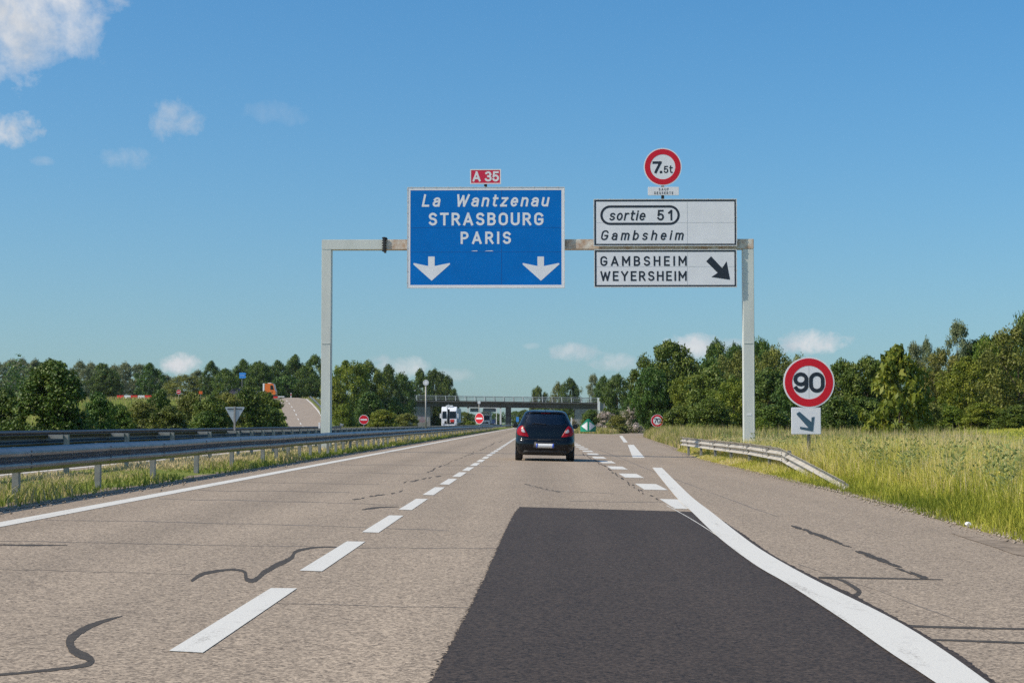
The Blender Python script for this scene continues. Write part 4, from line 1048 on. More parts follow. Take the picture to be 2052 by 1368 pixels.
def car():
    t = thing('hatchback_car', (.18, 49.6, rz(.18)), 'black hatchback driving ahead in the right lane, seen from behind', 'car')
    t.rotation_euler = (0, math.atan(FALL), 0)
    zs = [.17, .22, .32, .45, .55, .60, .635, .66, .75, .85, .93, 1.0, 1.06, 1.1, 1.2, 1.3, 1.36, 1.40, 1.435, 1.462, 1.48, 1.487]
    vs = []; n_ = None
    for z in zs:
        lp = car_loop(z); n_ = len(lp); vs += [(x, y, z) for x, y in lp]
    fs = []
    def window(zi, i, a, b, c, d):
        zm = (zs[zi] + zs[zi + 1]) / 2
        if not 1.06 <= zm <= 1.36: return False
        cx = sum(vs[k][0] for k in (a, b, c, d)) / 4; cy = sum(vs[k][1] for k in (a, b, c, d)) / 4
        yr, yf, hw, r = lv(zm)
        if cy < yr + .12 and abs(cx) < .56: return True           # rear window
        if abs(cx) < hw * .86 and cy > 1.5: return True            # windscreen
        if abs(cx) > hw * .93 and .75 < cy < yf - .65 and not 1.55 < cy < 1.72: return True
        return False
    for zi in range(len(zs) - 1):
        for i in range(n_):
            a, b = zi * n_ + i, zi * n_ + (i + 1) % n_; c, d = b + n_, a + n_
            if not window(zi, i, a, b, c, d): fs.append((a, b, c, d))
    fs.append(tuple(range(n_ - 1, -1, -1))); fs.append(tuple((len(zs) - 1) * n_ + i for i in range(n_)))
    mb = MB(); mb.v = vs; mb.f = fs
    body = mb.build('body', M_paint, t, smooth=True)
    # glass: same loops, pulled in by a few mm
    def glass(name, cond):
        mb = MB(); V_ = []; zg = [z for z in zs if 1.0 <= z <= 1.41]
        for z in zg: V_ += [(x * .994, y + (.006 if y < 1 else -.006), z) for x, y in car_loop(z)]
        F_ = []
        for zi in range(len(zg) - 1):
            for i in range(n_):
                a, b = zi * n_ + i, zi * n_ + (i + 1) % n_; c, d = b + n_, a + n_
                cx = sum(V_[k][0] for k in (a, b, c, d)) / 4; cy = sum(V_[k][1] for k in (a, b, c, d)) / 4
                if cond(cx, cy, (zg[zi] + zg[zi + 1]) / 2): F_.append((a, b, c, d))
        used = sorted({i for f_ in F_ for i in f_}); mp_ = {k: i for i, k in enumerate(used)}
        mb.add([V_[k] for k in used], [tuple(mp_[i] for i in f_) for f_ in F_]); return mb.build(name, M_glass, t, smooth=True)
    glass('rear_window', lambda x, y, z: y < lv(z)[0] + .14 and abs(x) < .6)
    glass('windscreen', lambda x, y, z: y > 1.5 and abs(x) < lv(z)[2] * .9)
    glass('side_window', lambda x, y, z: .7 < y < lv(z)[1] - .55 and x > lv(z)[2] * .92); glass('side_window', lambda x, y, z: .7 < y < lv(z)[1] - .55 and x < -lv(z)[2] * .92)
    def patch(name, m, rows, off=.006, n=8, parent=None, sgn=1):
        V_ = []; F_ = []
        for z, xa, xb in rows:
            for k in range(n + 1):
                x = xa + (xb - xa) * k / n; V_.append((x * sgn, rear_y(x, z) - off, z))
        for i in range(len(rows) - 1):
            for k in range(n): F_.append((i * (n + 1) + k, i * (n + 1) + k + 1, (i + 1) * (n + 1) + k + 1, (i + 1) * (n + 1) + k))
        ob = MB().add(V_, F_).build(name, m, parent or t, smooth=True)
        md = ob.modifiers.new('thickness', 'SOLIDIFY'); md.thickness = .004; md.offset = 0; return ob
    def dense_rows(R_, k=3):
        out = []
        for a, b in zip(R_, R_[1:]): out += [tuple(a[j] + (b[j] - a[j]) * i / k for j in range(3)) for i in range(k)]
        return out + [R_[-1]]
    for s in (1, -1):
        tl = patch('tail_light', M_tail, dense_rows([(.70, .475, .52), (.72, .478, .66), (.745, .49, .79), (.80, .525, .830), (.87, .565, .832), (.94, .605, .80), (.985, .635, .76), (1.02, .66, .69)]), .012, sgn=s)
        patch('clear_lens', M_clear, dense_rows([(.82, .575, .645), (.84, .585, .685), (.88, .605, .70), (.915, .63, .685), (.93, .64, .665)]), .020, parent=tl, sgn=s)
    patch('number_plate', M_plate, [(.385, -.26, .26), (.505, -.26, .26)], .012)
    patch('plate_band', M_plateb, [(.386, -.258, -.212), (.504, -.258, -.212)], .017, 2); patch('plate_band', M_plateb, [(.386, .212, .258), (.504, .212, .258)], .017, 2)
    patch('plate_recess', M_trim, [(.36, -.33, .33), (.40, -.34, .34), (.55, -.30, .30)], .004)
    patch('high_brake_light', M_tail, [(1.385, -.14, .14), (1.41, -.11, .11)], .012)
    patch('bumper_insert', M_trim, dense_rows([(.17, -.60, .60), (.22, -.66, .66), (.30, -.60, .60)]), .004)
    patch('tailgate_seam', M_trim, [(.628, -.60, .60), (.640, -.60, .60)], .003)
    patch('tailgate_handle', M_trim, [(.60, -.2, .2), (.626, -.22, .22)], .010)
    # roof spoiler lip, wiper, aerial
    sp = MB(); V_ = []
    for k in range(13):
        x = -.55 + 1.1 * k / 12; y = rear_y(x, 1.41); V_ += [(x, y - .05, 1.405 - .03 * (abs(x) / .55) ** 3), (x, y - .045, 1.425 - .03 * (abs(x) / .55) ** 3), (x, y + .10, 1.452 - .06 * (abs(x) / .55) ** 3), (x, y + .08, 1.41 - .03 * (abs(x) / .55) ** 3)]
    F_ = [(4 * i + j, 4 * i + (j + 1) % 4, 4 * i + 4 + (j + 1) % 4, 4 * i + 4 + j) for i in range(12) for j in range(4)] + [(3, 2, 1, 0), (48, 49, 50, 51)]
    sp.add(V_, F_).build('roof_spoiler', M_paint, t, smooth=True)
    wp = MB(); a_ = [(.02, 1.065), (-.10, 1.078), (-.25, 1.082), (-.40, 1.078)]
    for (xa, za), (xb, zb) in zip(a_, a_[1:]): wp.tube((xa, rear_y(xa, za) - .02, za), (xb, rear_y(xb, zb) - .02, zb), .011, n=6)
    wp.build('rear_wiper', M_trim, t)
    MB().tube((0, .62, 1.455), (0, .50, 1.60), .006, .004, n=6).build('aerial', M_trim, t)
    # mirrors
    for s in (1, -1):
        m_ = MB(); V_ = []
        for k, (yy, sc_) in enumerate(((2.32, .75), (2.36, 1.0), (2.44, .95), (2.50, .5))):
            for i in range(12):
                a_ = 2 * math.pi * i / 12; V_.append((s * (.90 + .105 * sc_ * math.cos(a_)), yy, 1.01 + .068 * sc_ * math.sin(a_)))
        F_ = [(12 * k + i, 12 * k + (i + 1) % 12, 12 * k + 12 + (i + 1) % 12, 12 * k + 12 + i) for k in range(3) for i in range(12)] + [tuple(range(12)), tuple(range(47, 35, -1))]
        m_.add(V_, F_); m_.box(*sorted((s * .78, s * .84)), 2.36, 2.44, .96, 1.0)
        mo = m_.build('door_mirror', M_paint, t, smooth=True)
        MB().disc(s * .90, 1.01, .062, 2.312, 2.316, 20).build('mirror_glass', M_darkglass, mo)
    # wheels
    for yy in (.62, 3.13):
        for s in (1, -1):
            wm = MB(); xo, xi = s * .862, s * .665; prof = [(xi, .22), (xi, .29), (xi + s * .02, .305), (xo - s * .02, .305), (xo, .29), (xo, .21)]
            V_ = []; 
            for i in range(28):
                a_ = 2 * math.pi * i / 28
                for x_, r_ in prof: V_.append((x_, yy + r_ * math.cos(a_), .303 + r_ * math.sin(a_)))
            F_ = [(6 * i + j, 6 * i + (j + 1) % 6, 6 * ((i + 1) % 28) + (j + 1) % 6, 6 * ((i + 1) % 28) + j) for i in range(28) for j in range(6)]
            wo = wm.add(V_, F_).build('wheel', M_rubber, t, smooth=False)
            rm = MB()
            for i in range(5):
                a_ = 2 * math.pi * i / 5; rm.tube((xo - s * .03, yy, .303), (xo - s * .02, yy + .2 * math.cos(a_), .303 + .2 * math.sin(a_)), .035, .03, n=6)
            rm.tube((xo - s * .05, yy, .303), (xo - s * .012, yy, .303), .06, n=12)
            rm.build('rim', M_alloy, wo)
            ar = MB(); pts = [(yy + .36 * math.cos(a_), .30 + .36 * math.sin(a_)) for a_ in [math.pi * k / 14 for k in range(15)]]
            hwv = .856
            V_ = [(s * (lv(max(.2, z_))[2] + .003), y_, z_) for y_, z_ in pts] + [(s * (hwv + .003), yy, .30)]
            F_ = [(i, i + 1, 15) for i in range(14)]
            ar.add(V_, F_).build('wheel_arch', M_trim, t)
    # interior
    for s in (-.36, .36):
        st = MB().box(s - .23, s + .23, 1.55, 1.70, .45, 1.06).build('seat', M_seat, t, bevel=.05)
        MB().box(s - .13, s + .13, 1.53, 1.63, 1.08, 1.27).build('headrest', M_seat, st, bevel=.04)
    bk = MB().box(-.6, .6, .75, .9, .45, .98).build('rear_bench', M_seat, t, bevel=.05)
    for s in (-.36, .36): MB().box(s - .12, s + .12, .76, .84, 1.0, 1.10).build('headrest', M_seat, bk, bevel=.03)
    MB().box(-.7, .7, 2.3, 2.75, .6, 1.0).build('dashboard', M_trim, t, bevel=.05)
    MB().box(-.12, .12, 2.05, 2.07, 1.28, 1.34).build('interior_mirror', M_trim, t, bevel=.01)
car()

# ------------------------------------------------------------------ lorries and other vehicles
M_wpaint = mat('white_lorry_paint', (.80, .81, .83), .3, coat=.5)
M_orange = mat('orange_lorry_paint', (.80, .17, .012), .35, coat=.4)
M_grille = mat('grille_black', (.02, .02, .022), .5)
M_lamp = mat('headlamp_glass', (.55, .57, .60), .1, spec=.8)
M_trailer = mat('trailer_tarpaulin', (.50, .50, .50), .6, var=.12, scale=.8)
def wheel_set(t, ys_, hw, r=.5, w=.3):
    for yy in ys_:
        for s in (1, -1):
            x0, x1 = sorted((s * hw, s * (hw - w)))
            wo = MB().tube((x0, yy, r), (x1, yy, r), r, n=20).build('wheel', M_rubber, t)
            MB().tube((s * (hw + .012) , yy, r), (s * (hw - .02), yy, r), r * .55, n=14).build('hub', M_alloy, wo)
def lorry(label, px, d, red=True, mcab=None, mtrailer=None, trailer_h=3.55):
    "cab front at local y=0, facing the camera (towards -y)"
    c = at(px, 848, d); zg = oz(c.x)
    t = thing('lorry', (c.x, d, zg), label, 'lorry', 'white lorries on the oncoming carriageway')
    mcab = mcab or M_wpaint
    def prof(x, nm, m, P, bevel=.04):   # side profile extruded over the width
        k = len(P); vs = [(-x, y, z) for y, z in P] + [(x, y, z) for y, z in P]
        return MB().add(vs, [tuple(range(k)), tuple(range(2 * k - 1, k - 1, -1))] + [(k + i, k + (i + 1) % k, (i + 1) % k, i) for i in range(k)]).build(nm, m, t, bevel=bevel)
    cab = prof(1.24, 'cab', mcab, [(.06, .45), (.0, 1.0), (.0, 1.75), (.12, 2.75), (.22, 3.15), (.50, 3.55), (.95, 3.75), (2.2, 3.75), (2.2, .6)], .07)
    def front(nm, m, x, z0, z1, y0, y1, off=.03, par=None):
        P = [(-x * .98, z0), (x * .98, z0), (x, (z0 + z1) / 2), (x * .95, z1), (-x * .95, z1), (-x, (z0 + z1) / 2)]
        vs = [(a, y0 + (y1 - y0) * (b - z0) / (z1 - z0) - off, b) for a, b in P] + [(a, y0 + (y1 - y0) * (b - z0) / (z1 - z0) + .01, b) for a, b in P]
        k = len(P)
        return MB().add(vs, [tuple(range(k)), tuple(range(2 * k - 1, k - 1, -1))] + [(k + i, k + (i + 1) % k, (i + 1) % k, i) for i in range(k)]).build(nm, m, par or t)
    front('windscreen', M_darkglass, 1.14, 1.85, 2.95, .012, .168)
    front('sun_visor', mcab, 1.10, 3.02, 3.20, .18, .26, .12)
    front('grille', M_grille, .78, .95, 1.45, 0, 0, .02)
    MB().box(-.42, .25, -.045, -.02, 1.18, 1.36).build('grille_bar', mcab, t, bevel=.01)
    MB().box(-1.2, 1.2, -.10, .2, .32, .82).build('bumper', mcab, t, bevel=.06)
    MB().box(-.55, .55, -.115, -.1, .42, .75).build('bumper_intake', M_grille, t)
    if red: MB().box(.18, .82, -.055, -.022, 1.30, 1.70).build('red_panel', mat('red_panel_paint', (.62, .03, .02), .5), t)
    for s in (1, -1):
        MB().box(*sorted((s * .80, s * 1.16)), -.12, -.03, .86, 1.1).build('headlight', M_lamp, t, bevel=.03)
        mo = MB().box(*sorted((s * 1.30, s * 1.52)), .15, .32, 1.9, 2.65).build('mirror', mcab, t, bevel=.04)
        MB().tube((s * 1.2, .3, 2.6), (s * 1.35, .25, 2.6), .03, n=6).build('mirror_arm', M_trim, mo)
    MB().box(-.6, .6, .7, 1.6, 3.74, 3.98).build('roof_deflector', mcab, t, bevel=.08)
    for x in (-.45, -.25, .25, .45): MB().box(x - .07, x + .07, .46, .54, 3.40, 3.52).build('roof_lamp', M_grille, t)
    MB().box(-1.27, 1.27, 2.6, 14.5, 1.15, trailer_h).build('trailer', mtrailer or M_trailer, t, bevel=.04)
    MB().box(-.5, .5, 1.5, 14.0, .75, 1.148).build('chassis', M_grille, t)
    wheel_set(t, (1.3, 4.6, 10.6, 11.9, 13.2), 1.25)
    return t
lorry('white lorry approaching under the bridge with red panel on its grille', 900, 276)
lorry('white lorry partly hidden behind the turned no entry sign', 972, 420, False, trailer_h=3.8)
# dark van far down the oncoming carriageway
def van(label, px, d, m):
    c = at(px, 848, d); t = thing('van', (c.x, d, oz(-13)), label, 'van')
    P = [(.25, .35), (.0, .6), (.08, 1.1), (.55, 1.35), (1.1, 2.2), (1.5, 2.35), (5.2, 2.35), (5.3, .4)]
    k = len(P); vs = [(-.98, y, z) for y, z in P] + [(.98, y, z) for y, z in P]
    MB().add(vs, [tuple(range(k)), tuple(range(2 * k - 1, k - 1, -1))] + [(k + i, k + (i + 1) % k, (i + 1) % k, i) for i in range(k)]).build('body', m, t, bevel=.08)
    MB().add([(-.82, .60, 1.42), (.82, .60, 1.42), (.74, 1.06, 2.14), (-.74, 1.06, 2.14), (-.82, .66, 1.40), (.82, .66, 1.40), (.74, 1.12, 2.12), (-.74, 1.12, 2.12)], [(0, 1, 2, 3), (7, 6, 5, 4), (0, 4, 5, 1), (1, 5, 6, 2), (2, 6, 7, 3), (3, 7, 4, 0)]).build('windscreen', M_darkglass, t)
    MB().box(-.5, .5, -.02, .05, .7, .95).build('grille', M_grille, t)
    for s in (-1, 1): MB().box(*sorted((s * .6, s * .92)), -.01, .1, .85, 1.05).build('headlight', M_lamp, t, bevel=.02)
    wheel_set(t, (1.0, 4.2), .97, .33, .22)
van('dark blue van approaching far away beneath the bridge', 987, 560, mat('dark_blue_paint', (.015, .03, .07), .3, coat=.5))

# orange maintenance lorry at the head of the ramp, facing right
c = at(541, 800, 347); zg = g1(c.x, 347)
t = thing('maintenance_lorry', (c.x + 1.25, 347, 6.15), 'orange maintenance lorry cab standing at the top of the ramp', 'lorry')
P = [(0.05, .75), (.02, 1.5), (-.12, 1.75), (-.38, 2.85), (-.6, 3.0), (-2.1, 3.0), (-2.15, .95), (-1.75, .95), (-1.6, 1.25), (-.85, 1.25), (-.65, .75)]
k = len(P); vs = [(x, -1.2, z) for x, z in P] + [(x, 1.2, z) for x, z in P]
MB().add(vs, [tuple(range(k)), tuple(range(2 * k - 1, k - 1, -1))] + [(k + i, k + (i + 1) % k, (i + 1) % k, i) for i in range(k)]).build('cab', M_orange, t)
MB().add([(-1.0, -1.215, 1.75), (-.30, -1.215, 1.75), (-.50, -1.215, 2.65), (-1.0, -1.215, 2.65), (-1.0, -1.19, 1.75), (-.30, -1.19, 1.75), (-.50, -1.19, 2.65), (-1.0, -1.19, 2.65)], [(0, 1, 2, 3), (7, 6, 5, 4), (0, 4, 5, 1), (1, 5, 6, 2), (2, 6, 7, 3), (3, 7, 4, 0)]).build('side_window', M_darkglass, t)
MB().box(-.6, .12, -1.22, 1.22, .40, .74).build('bumper', M_grille, t, bevel=.05)
MB().box(-8.2, -.7, -.5, .5, .60, .93).build('chassis', M_grille, t)
MB().box(-2.55, -2.2, -1.15, 1.15, .95, 3.05).build('headboard', M_wpaint, t, bevel=.03)
MB().box(-8.2, -2.6, -1.2, 1.2, .96, 1.5).build('load_body', mat('dark_load_body', (.10, .10, .10), .5), t, bevel=.04)
MB().box(-1.6, -.9, -.8, .8, 3.003, 3.18).build('beacon_bar', M_plas, t, bevel=.04)
for xx in (-1.25, -5.6, -7.0):
    for s in (-1, 1):
        wo = MB().tube((xx, s * 1.22, .5), (xx, s * .9, .5), .5, n=20).build('wheel', M_rubber, t); MB().tube((xx, s * 1.235, .5), (xx, s * 1.2, .5), .27, n=12).build('hub', M_alloy, wo)
# red and white barrier blocks
Mr = mat('barrier_red', (.72, .02, .02), .45); bar_l = []
names = ['leftmost red plastic barrier block of the short row above the bushes', 'left white plastic barrier block between two red ones', 'middle red plastic barrier block between the two white ones', 'right white plastic barrier block between two red ones', 'rightmost red plastic barrier block of the short row above the bushes']
for i in range(5):
    c = at(241 + 14 * i, 800, 353); zz = g1(c.x, 353) + .05
    t = thing('barrier_block', (c.x, 353 + (i % 2) * .05, zz), names[i], 'barrier', 'red and white barriers on the embankment')
    w = 6.6 / F * 353
    P = [(-.28, 0), (.28, 0), (.24, .18), (.12, .35), (.10, .80), (-.10, .80), (-.12, .35), (-.24, .18)]
    k = 8; vs = [(-w, y, z) for y, z in P] + [(w, y, z) for y, z in P]
    MB().add(vs, [tuple(range(k)), tuple(range(2 * k - 1, k - 1, -1))] + [(k + j, k + (j + 1) % k, (j + 1) % k, j) for j in range(k)]).build('body', Mr if i % 2 == 0 else M_plas, t)
    MB().box(-w * .6, w * .6, -.10, .10, -.15, -.002).build('foot', M_dark, t)
t = thing('barrier_board', (at(557, 797, 344).x, 344, at(557, 797.5, 344).z), 'low red and white barrier board by the orange lorry', 'barrier')
MB().box(-1.0, -.05, -.1, .1, 0, .35).build('red_block', Mr, t, bevel=.02); MB().box(0, 1.3, -.1, .1, .2, .4).build('white_block', M_plas, t, bevel=.02); MB().box(-.9, 1.2, -.05, .05, -.4, -.002).build('foot', M_dark, t)
# house roof among the trees
c = at(482, 775, 392); t = thing('house', (c.x, 392, 5.0), 'low house with dark roof behind the blue arrow signs', 'house')
MB().box(-3.2, 2.2, 0, 7, 0, 2.6).build('wall', mat('house_render', (.45, .40, .34), .85, var=.15, scale=1), t)
MB().add([(-3.6, -.5, 2.55), (2.6, -.5, 2.55), (2.6, 7.5, 2.55), (-3.6, 7.5, 2.55), (-2.2, 3.5, 4.3), (.8, 3.5, 4.3)], [(0, 1, 5, 4), (1, 2, 5), (2, 3, 4, 5), (3, 0, 4), (3, 2, 1, 0)]).build('roof', mat('slate_roof', (.09, .08, .085), .7, var=.3, scale=3), t)
MB().box(-1, .4, -.03, -.002, .8, 2).build('window', M_darkglass, t)

# pale scrap of litter at the road edge, fence posts in the meadow
p = onroad(1940, 1056); mb = MB(); rq = random.Random(2)
me = bpy.data.meshes.new('litter'); bm = bmesh.new(); bmesh.ops.create_icosphere(bm, subdivisions=2, radius=.04)
for v in bm.verts: v.co *= rq.uniform(.75, 1.2); v.co.z *= .7
bm.to_mesh(me); bm.free(); me.materials.append(M_plas); o = bpy.data.objects.new('litter', me); COL.objects.link(o); o.location = p + Vector((0, 0, .035)); tag(o, 'crumpled white scrap lying at the right edge of the road', 'litter')
t = thing('wire_fence', (at(1890, 860, 62).x, 62, g1(at(1890, 860, 62).x, 62)), 'wire fence with thin grey posts between tall grass and meadow', 'fence')
fp = []
for px, d in ((1780, 70), (1890, 62), (1965, 56.5), (2050, 52), (2150, 47)):
    x = at(px, 860, d).x; z = g1(x, d); fp.append(Vector((x, d, z)) - t.location); MB().tube(fp[-1] + Vector((0, 0, -.2)), fp[-1] + Vector((0, 0, .85)), .022, n=8).build('post', M_post, t)
wr = MB()
for a, b in zip(fp, fp[1:]):
    for h_ in (.4, .65, .9): wr.tube(a + Vector((0, 0, h_)), b + Vector((0, 0, h_)), .004, n=4)
wr.build('wire', M_post, t)

# ------------------------------------------------------------------ vegetation
def leaf_mesh(name, seed, env='round', nclump=130, per=75, leaf=.03, crad=.13, gap=.0, zlow=.18, aspect=1.0):
    """unit tree crown: z from zlow to 1, radius up to .5; many leaf-sized faces in clumps"""
    r = np.random.default_rng(seed)
    C = []; tries = 0
    ph = r.uniform(0, 6.28, 8); am = r.uniform(.02, .085, 8) * (.35 if 'broad' in name else 1)
    while len(C) < nclump and tries < 60000:
        tries += 1
        z = r.uniform(0, 1); a = r.uniform(0, 2 * math.pi)
        if env == 'round': rad = math.sqrt(max(0, 1 - (2 * z - .95) ** 2 * .95)) * (1.0 if z > .35 else .72 + .8 * z)
        elif env == 'tall': rad = (.62 + .38 * math.sin(math.pi * min(1, z * .9 + .1))) * (1 - z ** 5)
        elif env == 'bush': rad = math.sqrt(max(0, 1 - z ** 2.4)) * (.86 + .14 * math.sin(3 * a + ph[0]))
        elif env == 'spire': rad = (1 - z) ** .75 * (.9 if z > .12 else .55 + 3 * z)
        elif env == 'open': rad = math.sqrt(max(0, 1 - (2 * z - 1) ** 2)) * (.7 + .3 * math.sin(5 * z * math.pi + ph[1]))
        else: rad = 1
        lob = 1 + sum(am[k] * math.sin((k % 4 + 1) * a + (k % 3 + 1) * 3.1 * z + ph[k]) for k in range(8))
        rad = rad * max(.45, lob) * .56
        q = r.uniform(.0, 1) ** .42
        if q < .35 and r.random() < .6: continue
        C.append((math.cos(a) * rad * q, math.sin(a) * rad * q, zlow + (1 - zlow) * z * (1 - .04 * r.random())))
    C = np.array(C); nc = len(C)
    cr = crad * r.uniform(.55, 1.25, nc)
    idx = np.repeat(np.arange(nc), per); n_ = len(idx)
    off = r.normal(0, 1, (n_, 3)); off /= np.linalg.norm(off, axis=1)[:, None]; off *= (r.uniform(0, 1, n_) ** .5)[:, None]
    off[:, 2] *= .72
    P = C[idx] + off * cr[idx][:, None] * np.array([1, 1, 1.0 / max(aspect, .3)])
    P[:, 2] = np.maximum(P[:, 2], .01)
    nrm = off * .9 + r.normal(0, .55, (n_, 3)) + np.array([0, 0, .45]); nrm /= np.linalg.norm(nrm, axis=1)[:, None]
    t1 = np.cross(nrm, r.normal(0, 1, (n_, 3))); t1 /= np.linalg.norm(t1, axis=1)[:, None]; t2 = np.cross(nrm, t1)
    s = leaf * r.uniform(.55, 1.3, n_)[:, None]
    asp = np.array([1, 1, 1 / aspect])
    V = np.stack([P - t1 * s * asp, P + t2 * s * .55 * asp, P + t1 * s * asp, P - t2 * s * .55 * asp], 1).reshape(-1, 3)
    Q = np.arange(n_ * 4).reshape(-1, 4)
    tone = np.repeat(np.clip(r.normal(.5, .16, nc)[idx] + r.normal(0, .14, n_), 0, 1), 4)
    return np_mesh(name, V, Q, np.zeros((0, 3), int), tone), C
def trunk_mesh(name, seed, C, zt=.8, r0=.02, nl=9):
    r = random.Random(seed); mb = MB(); pts = [Vector((0, 0, -.04))]; 
    for k in range(1, 7): pts.append(Vector((r.uniform(-.02, .02) * k / 3, r.uniform(-.02, .02) * k / 3, zt * k / 6)))
    for i in range(6): mb.tube(pts[i], pts[i + 1], r0 * (1 - i / 7), r0 * (1 - (i + 1) / 7), n=7, caps=False)
    for k in range(nl):
        c = Vector(C[r.randrange(len(C))]); i = min(5, max(1, int(c.z / zt * 6 * .6))); a = pts[i]
        m_ = a.lerp(c, .5) + Vector((0, 0, .02)); mb.tube(a, m_, r0 * .42, r0 * .26, n=5, caps=False); mb.tube(m_, c, r0 * .26, r0 * .1, n=5, caps=False)
    me = bpy.data.meshes.new(name); me.from_pydata(mb.v, [], mb.f); me.materials.append(M_bark)
    for p in me.polygons: p.use_smooth = True
    return me
ML_dark = tone_mat('leaves_dark_green', [(0, (0.031, 0.073, 0.011)), (.5, (0.065, 0.125, 0.016)), (1, (0.131, 0.190, 0.029))], .13, objvar=.15)
ML_mid = tone_mat('leaves_mid_green', [(0, (0.048, 0.091, 0.011)), (.5, (0.092, 0.144, 0.018)), (1, (0.189, 0.226, 0.034))], .16, objvar=.15)
ML_lite = tone_mat('leaves_fresh_green', [(0, (0.084, 0.135, 0.013)), (.5, (0.159, 0.219, 0.023)), (1, (0.289, 0.312, 0.041))], .3, objvar=.1)
ML_pale = tone_mat('leaves_grey_green', [(0, (0.123, 0.152, 0.063)), (.5, (0.199, 0.233, 0.104)), (1, (0.304, 0.328, 0.162))], .2, objvar=.12)
ML_olive = tone_mat('leaves_olive', [(0, (0.090, 0.111, 0.018)), (.5, (0.158, 0.180, 0.029)), (1, (0.275, 0.281, 0.059))], .16, objvar=.12)
ML_blossom = tone_mat('blossom_and_leaves', [(0, (0.074, 0.094, 0.024)), (.45, (0.123, 0.140, 0.041)), (.56, (0.518, 0.422, 0.352)), (1, (0.764, 0.644, 0.587))], .2)
KIND = {}
def kinds():
    spec = {  # env, clumps, per, leaf, crad, zlow, mat
     'round_a': ('round', 150, 80, .024, .115, .14, ML_dark), 'round_b': ('round', 120, 80, .026, .13, .16, ML_mid), 'round_c': ('round', 100, 70, .03, .14, .12, ML_dark),
     'broad': ('round', 240, 90, .021, .105, .03, ML_mid), 'round_d': ('round', 110, 80, .026, .125, .10, ML_lite), 'tall_a': ('tall', 120, 70, .024, .10, .15, ML_dark), 'tall_b': ('tall', 100, 65, .025, .11, .12, ML_mid), 'pale_a': ('tall', 120, 70, .019, .10, .12, ML_pale), 'pale_b': ('open', 90, 60, .02, .10, .25, ML_pale),
     'open_a': ('open', 60, 55, .022, .09, .35, ML_dark), 'young': ('tall', 70, 34, .058, .13, .06, ML_lite), 'willow': ('round', 110, 80, .022, .12, .08, ML_olive),
     'bush_a': ('bush', 110, 80, .034, .16, .02, ML_mid), 'bush_b': ('bush', 90, 75, .038, .17, .02, ML_lite), 'bush_c': ('bush', 90, 80, .03, .15, .02, ML_olive), 'bush_d': ('bush', 90, 80, .034, .16, .02, ML_dark),
     'blossom': ('bush', 70, 80, .028, .16, .02, ML_blossom), 'leafy': ('bush', 190, 85, .026, .12, .04, ML_mid)}
    for i, (k, (env, nc, per, lf, cr, zl, m)) in enumerate(spec.items()):
        me, C = leaf_mesh('crown_' + k, 100 + i, env, int(nc * 1.25), int(per * 1.45), lf * .82, cr, zlow=zl); me.materials.append(m)
        KIND[k] = (me, trunk_mesh('trunk_' + k, i, C, .75 if 'bush' not in k and k not in ('blossom', 'leafy') else .5, .018 if env != 'bush' else .012))
kinds()
rt_ = random.Random(77)
def tree(label, px, ytop, hw, d, kind, group=None, zbase=None, m=None, name=None):
    p = at(px, ytop, d); zg = g1(p.x, d) if zbase is None else zbase
    if px > 1380 and d < 260: hw *= 1.28
    h = p.z - zg; w = hw / F * d * 2
    bush = 'bush' in kind or kind in ('blossom', 'leafy')
    t = thing(name or ('shrub' if bush else 'tree'), (p.x, d, zg - .05), label, 'shrub' if bush else 'tree', group, rt_.uniform(0, 6.28))
    cm, tm = KIND[kind]
    for nm, me in (('crown', cm), ('trunk', tm)):
        o = bpy.data.objects.new(nm, me); COL.objects.link(o); o.parent = t
        o.scale = (w, w, h) if nm == 'crown' else (max(w * .8, h * .5), max(w * .8, h * .5), h)
    return t
